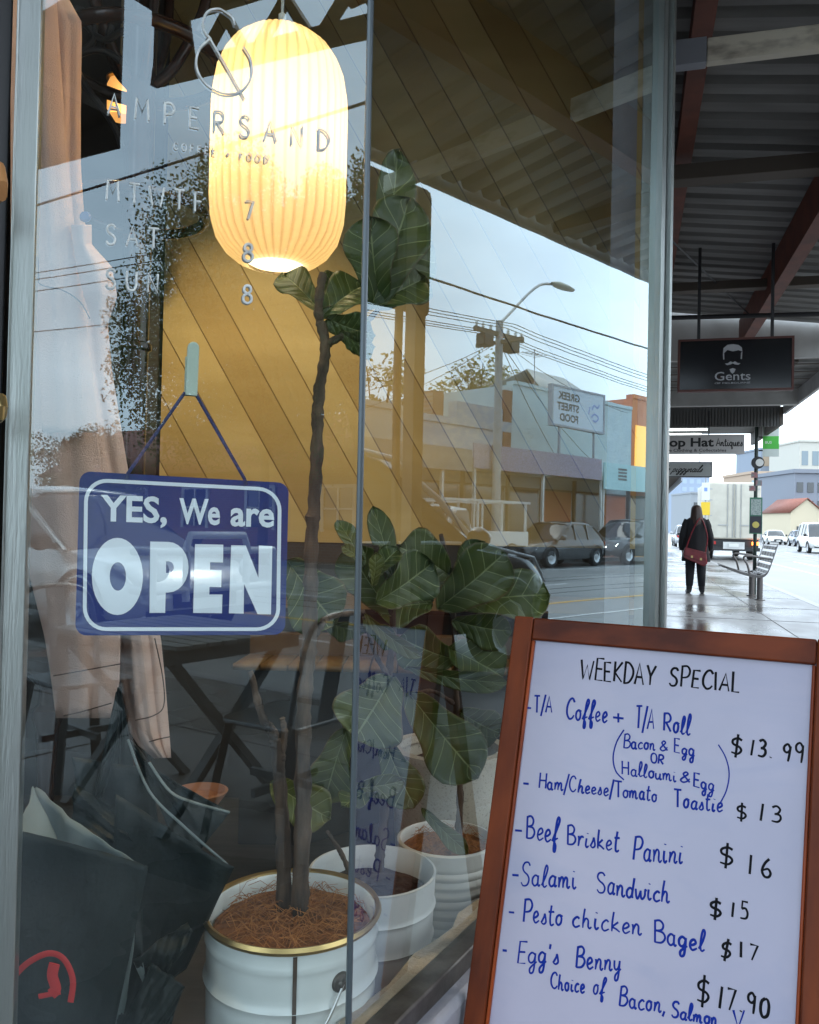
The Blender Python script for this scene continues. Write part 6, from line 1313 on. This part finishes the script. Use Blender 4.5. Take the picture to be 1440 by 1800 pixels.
for i, s in enumerate(('GREEK', 'STREET', 'FOOD')): lettering(mb, s, (-.085, .05-.05*i, .28-.42*i), (0, -1, 0), (0, 0, 1), width=1.5 if i < 2 else 1.25, height=.3, bold=.03)
part(mb, 'lettering', mat('sign_charcoal', (.05, .06, .07), .6), gk)
mb = MB(); 
for pts in ([(.95, .1), (1.1, .3), (1.3, .2), (1.45, .35)], [(.9, -.2), (1.15, -.05), (1.4, -.2), (1.2, -.35), (1.0, -.3)], [(.7, -.1), (.8, .2)]): mb.tube([(-.085, p.x, p.y) for p in cr([(a, b2, 0) for a, b2 in pts], 4)], .035, 6, True, (Vector((1, 0, 0)), .15))
part(mb, 'emblem', mat('sign_blue_print', (.2, .3, .6), .6), gk)
mu = thing('wall_painting', 'faded painted column of pale figures on the wall right of the red chimney', 'mural', W(25.2+1.2, 19.5, 4.4), RZ)
# ------------------------------------------------------------------ utility pole and wires across the road
pu, pv = 22.6, 16.75
pl_ = thing('utility_pole', 'tall concrete power pole with crossarm, transformers and curved street lamp across the road', 'power pole', W(pu, pv, 0), RZ)
mb = MB(); mb.tube([(0, 0, 0), (0, 0, 8.3)], [.17, .12], 12); part(mb, 'pole', mat('weathered_concrete_pole', (.36, .37, .37), .8, 0, (.28, .29, .29), 4), pl_)
mb = MB(); mb.box((-.06, -1.3, 7.75), (.06, 1.3, 7.9)); mb.box((-1.0, -.06, 7.5), (1.0, .06, 7.62)); part(mb, 'crossarm', M['darkbeam'], pl_)
for y in (-.75, .62): mb = MB(); mb.box((-.2, y-.24, 7.3), (.2, y+.24, 7.72)); part(mb, 'transformer', M['black'], pl_, bevel=.03)
mb = MB()
for y in (-1.2, -.85, -.45, .45, .85, 1.2): mb.lathe([(.03, 0), (.06, .04), (.04, .08), (.06, .12), (.02, .2)], 10, (0, y, 7.9))
parts(mb, 'insulator', M['plate'], pl_)
mb = MB(); mb.tube(cr([(0, 0, 8.2), (-.3, .9, 9.2), (-.5, 1.6, 9.8), (-.6, 2.2, 9.95)], 6), .05, 8); part(mb, 'lamp_arm', M['steel'], pl_)
mb = MB(); mb.lathe([(.0, -.75), (.12, -.65), (.2, -.2), (.2, .3), (.1, .55), (.03, .65)], 16, (-.66, 2.75, 9.98), axis=Matrix.Rotation(math.pi/2, 3, 'X') @ Matrix.Diagonal((1, .55, 1))); part(mb, 'lamp_head', mat('pale_lamp_head', (.5, .48, .4), .4), pl_)
M['wire'] = mat('black_cable', (.03, .03, .03), .6)
def wire(p, q, sag, r, label, group='overhead wires'):
    p, q = W(*p), W(*q); pts = [p*(1-t)+q*t-Vector((0, 0, sag*4*t*(1-t))) for t in [k/24 for k in range(25)]]
    mb = MB(); mb.tube(pts, r, 5, False); single(mb, 'overhead_wire', M['wire'], label, 'power line', p, group=group)
fw = 'thin black power line strung from the crossarm of the utility pole along the far shops'
for y, s in ((-1.2, 0), (-.85, .1), (-.45, .2), (.45, .3), (.85, .35), (1.2, .4)): wire((pu+y*.1, pv+y*.6, 8.05-s*.2), (pu+45, pv+y*.6, 8.1-s), .7, .014, fw); wire((pu+y*.1, pv+y*.6, 8.05-s*.2), (pu-42, pv+y*.6, 8.4-s), .9, .014, fw)
ow = 'service wire fanning down from the utility pole to a shop front'
for q in ((16.5, 19.6, 5.0), (17.5, 19.6, 4.6), (30.5, 19.5, 3.9), (33, 19.5, 4.2), (36, 19.5, 6.8)): wire((pu, pv, 7.6), q, .3, .012, ow, 'service wires of the utility pole')
ra, rb = rB(770, 445, 6.0), rB(1145, 580, 6.0)
du = (rb[0]-ra[0], rb[2]-ra[2])
wire((ra[0]-du[0]*2.2, 6.0, ra[2]-du[1]*.6), (rb[0]+du[0]*3, 6.0, rb[2]+.3), .5, .016, 'tram wire over the middle of the road, crossing the sky in the right pane', 'tram wires')
a_, b_ = rA(66, 336, 9), rA(640, 205, 9)
wire((a_[0]-14, 9, a_[2]+.2), (b_[0]+10, 9, b_[2]), .1, .028, 'thick black tram feeder cable mirrored across the upper left pane', 'tram wires')
for k, (ya, yb) in enumerate(((452, 415), (464, 430), (487, 452), (560, 545))):
    a_, b_ = rA(66, ya, 13), rA(620, yb, 13); wire((a_[0]-10, 13, a_[2]+.3), (b_[0]+6, 13, b_[2]+.1), .15, .016, 'thin wire along the opposite side of the road, mirrored below the thick cable', 'thin wires mirrored in the left pane')
an = thing('television_aerial', 'thin television aerial on the roof of the pale shop', 'aerial', W(30.4, 21, 7.0), RZ)
mb = MB(); mb.tube([(0, 0, 0), (0, 0, 2.2)], .025, 6); mb.tube([(0, -1.0, 1.9), (0, .5, 2.0)], .02, 6)
for k in range(5): mb.tube([(-.4, -.8+.3*k, 1.92), (.4, -.8+.3*k, 1.92)], .014, 5)
part(mb, 'mast', M['greybeam'], an)

# ------------------------------------------------------------------ far street, straight ahead
def block(name, label, x0, x1, ytop, dist, m, depth=14, rows=0, cols=0, winm=None, ybase=None, extra=None):
    """a building whose front spans the given photo columns at this distance"""
    a, b = P(x0, 935, dist), P(x1, 935, dist); zt = P((x0+x1)/2, ytop, dist).z
    t = thing(name, label, 'building', ((a.x+b.x)/2, dist, -.14)); h = (b.x-a.x)/2
    mb = MB(); mb.box((-h, 0, 0), (h, depth, zt)); part(mb, 'wall', m, t)
    mb = MB(); mb.box((-h-.2, -.25, zt), (h+.2, depth, zt+.5)); part(mb, 'parapet', m, t)
    if rows:
        mb = MB(); mr = MB()
        for i in range(rows):
            for j in range(cols):
                xa = -h + 2*h*(j+.2)/cols; xb = -h + 2*h*(j+.8)/cols; za = 3.6 + (zt-4.2)*(i+.2)/rows; zb_ = 3.6 + (zt-4.2)*(i+.75)/rows
                f_ = MB(); f_.box((xa, -.06, za), (xb, .05, zb_)); w_ = part(f_, 'window', winm or M['shopglass'], t)
                if i == 0: pass
    return t
blue_h = mat('hazy_blue_tower', (.3, .36, .46), .7); greyb = mat('grey_apartment_render', (.24, .28, .34), .7); whiteb = mat('pale_modern_render', (.52, .5, .44), .7)  # bluish tint paints distance haze into the far building colours
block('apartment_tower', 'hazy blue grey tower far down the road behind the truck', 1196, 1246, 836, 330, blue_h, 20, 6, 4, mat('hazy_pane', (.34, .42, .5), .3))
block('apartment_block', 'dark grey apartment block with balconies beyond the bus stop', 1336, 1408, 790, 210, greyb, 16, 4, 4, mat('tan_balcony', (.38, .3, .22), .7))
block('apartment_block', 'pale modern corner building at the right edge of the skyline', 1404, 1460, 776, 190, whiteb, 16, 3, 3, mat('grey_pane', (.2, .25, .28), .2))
block('corner_building', 'old orange brick hotel with cream trim just right of the truck', 1322, 1382, 832, 150, mat('orange_old_brick', (.46, .34, .25), .8), 14, 2, 4)
block('shop_row_building', 'blue green shop building between the hotel and the dark shops', 1376, 1398, 842, 135, mat('sea_green_render', (.3, .4, .42), .7), 12, 2, 2)
block('shop_row_building', 'dark two storey shops on the right with red roof trim', 1396, 1470, 830, 105, mat('dark_slate_render', (.2, .22, .26), .7), 12, 2, 4)
block('warehouse', 'low grey warehouse closing the street behind the truck', 1215, 1330, 868, 260, mat('grey_warehouse', (.3, .32, .34), .8), 20, 1, 6)
t = thing('yellow_awning', 'bright yellow shop awning on the far right side of the street', 'awning', P(1384, 908, 112)); c = t.location; t.scale = (.62, 1, .8)
mb = MB(); mb.add([(-3.5, -2, -.9), (3.5, -2, -.2), (3.5, 1, .9), (-3.5, 1, .2)], [(0, 1, 2, 3)]); part(mb, 'canvas', mat('yellow_canvas', (.6, .42, .08), .7), t, solid=.1); mb = MB(); mb.box((-3.4, .9, -c.z+.0), (-3.2, 1, .1)); mb.box((3.2, .9, -c.z), (3.4, 1, .8)); parts(mb, 'post', M['greybeam'], t)
t = thing('gable_shop', 'cream gabled shop with red tiles on the right side of the street', 'shop', P(1418, 940, 100)); t.location.z = -.12; t.scale = (.75, 1, .72)
mb = MB(); mb.box((-2.6, 0, 0), (2.6, 8, 5.2)); mb.prism([(-2.6, 0, 5.2), (2.6, 0, 5.2), (0, 0, 7.4)], (0, 8, 0)); part(mb, 'wall', mat('cream_gable', (.58, .5, .36), .8), t)
mb = MB(); mb.add([(-2.9, -.2, 5.1), (0, -.2, 7.6), (0, 8, 7.6), (-2.9, 8, 5.1)], [(0, 1, 2, 3)]); mb.add([(2.9, -.2, 5.1), (0, -.2, 7.6), (0, 8, 7.6), (2.9, 8, 5.1)], [(3, 2, 1, 0)]); part(mb, 'roof', M['tile'], t, solid=.12)
mb = MB(); mb.box((-1.6, -.06, 1), (1.6, .02, 2.8)); part(mb, 'window', M['shopglass'], t)
t = thing('roadside_sign', 'slim yellow and white roadside sign on a pole between the woman and the truck', 'road sign', W(34.9, 2.89, 0), RZ)
mb = MB(); mb.tube([(0, 0, 0), (0, 0, 3.3)], .03, 8); part(mb, 'pole', M['greybeam'], t)
mb = MB(); mb.box((-.17, -.05, 1.8), (.17, -.031, 2.32)); part(mb, 'yellow_panel', mat('yellow_sign', (.75, .5, .03), .5), t)
mb = MB(); mb.box((-.15, -.05, 2.4), (.15, -.031, 3.1)); part(mb, 'white_panel', M['plate'], t); mb = MB(); mb.box((-.06, -.054, 2.75), (.06, -.0505, 2.9)); part(mb, 'blue_mark', bpy.data.materials['sign_blue_print'], t)
bpy.data.objects.remove(mu)
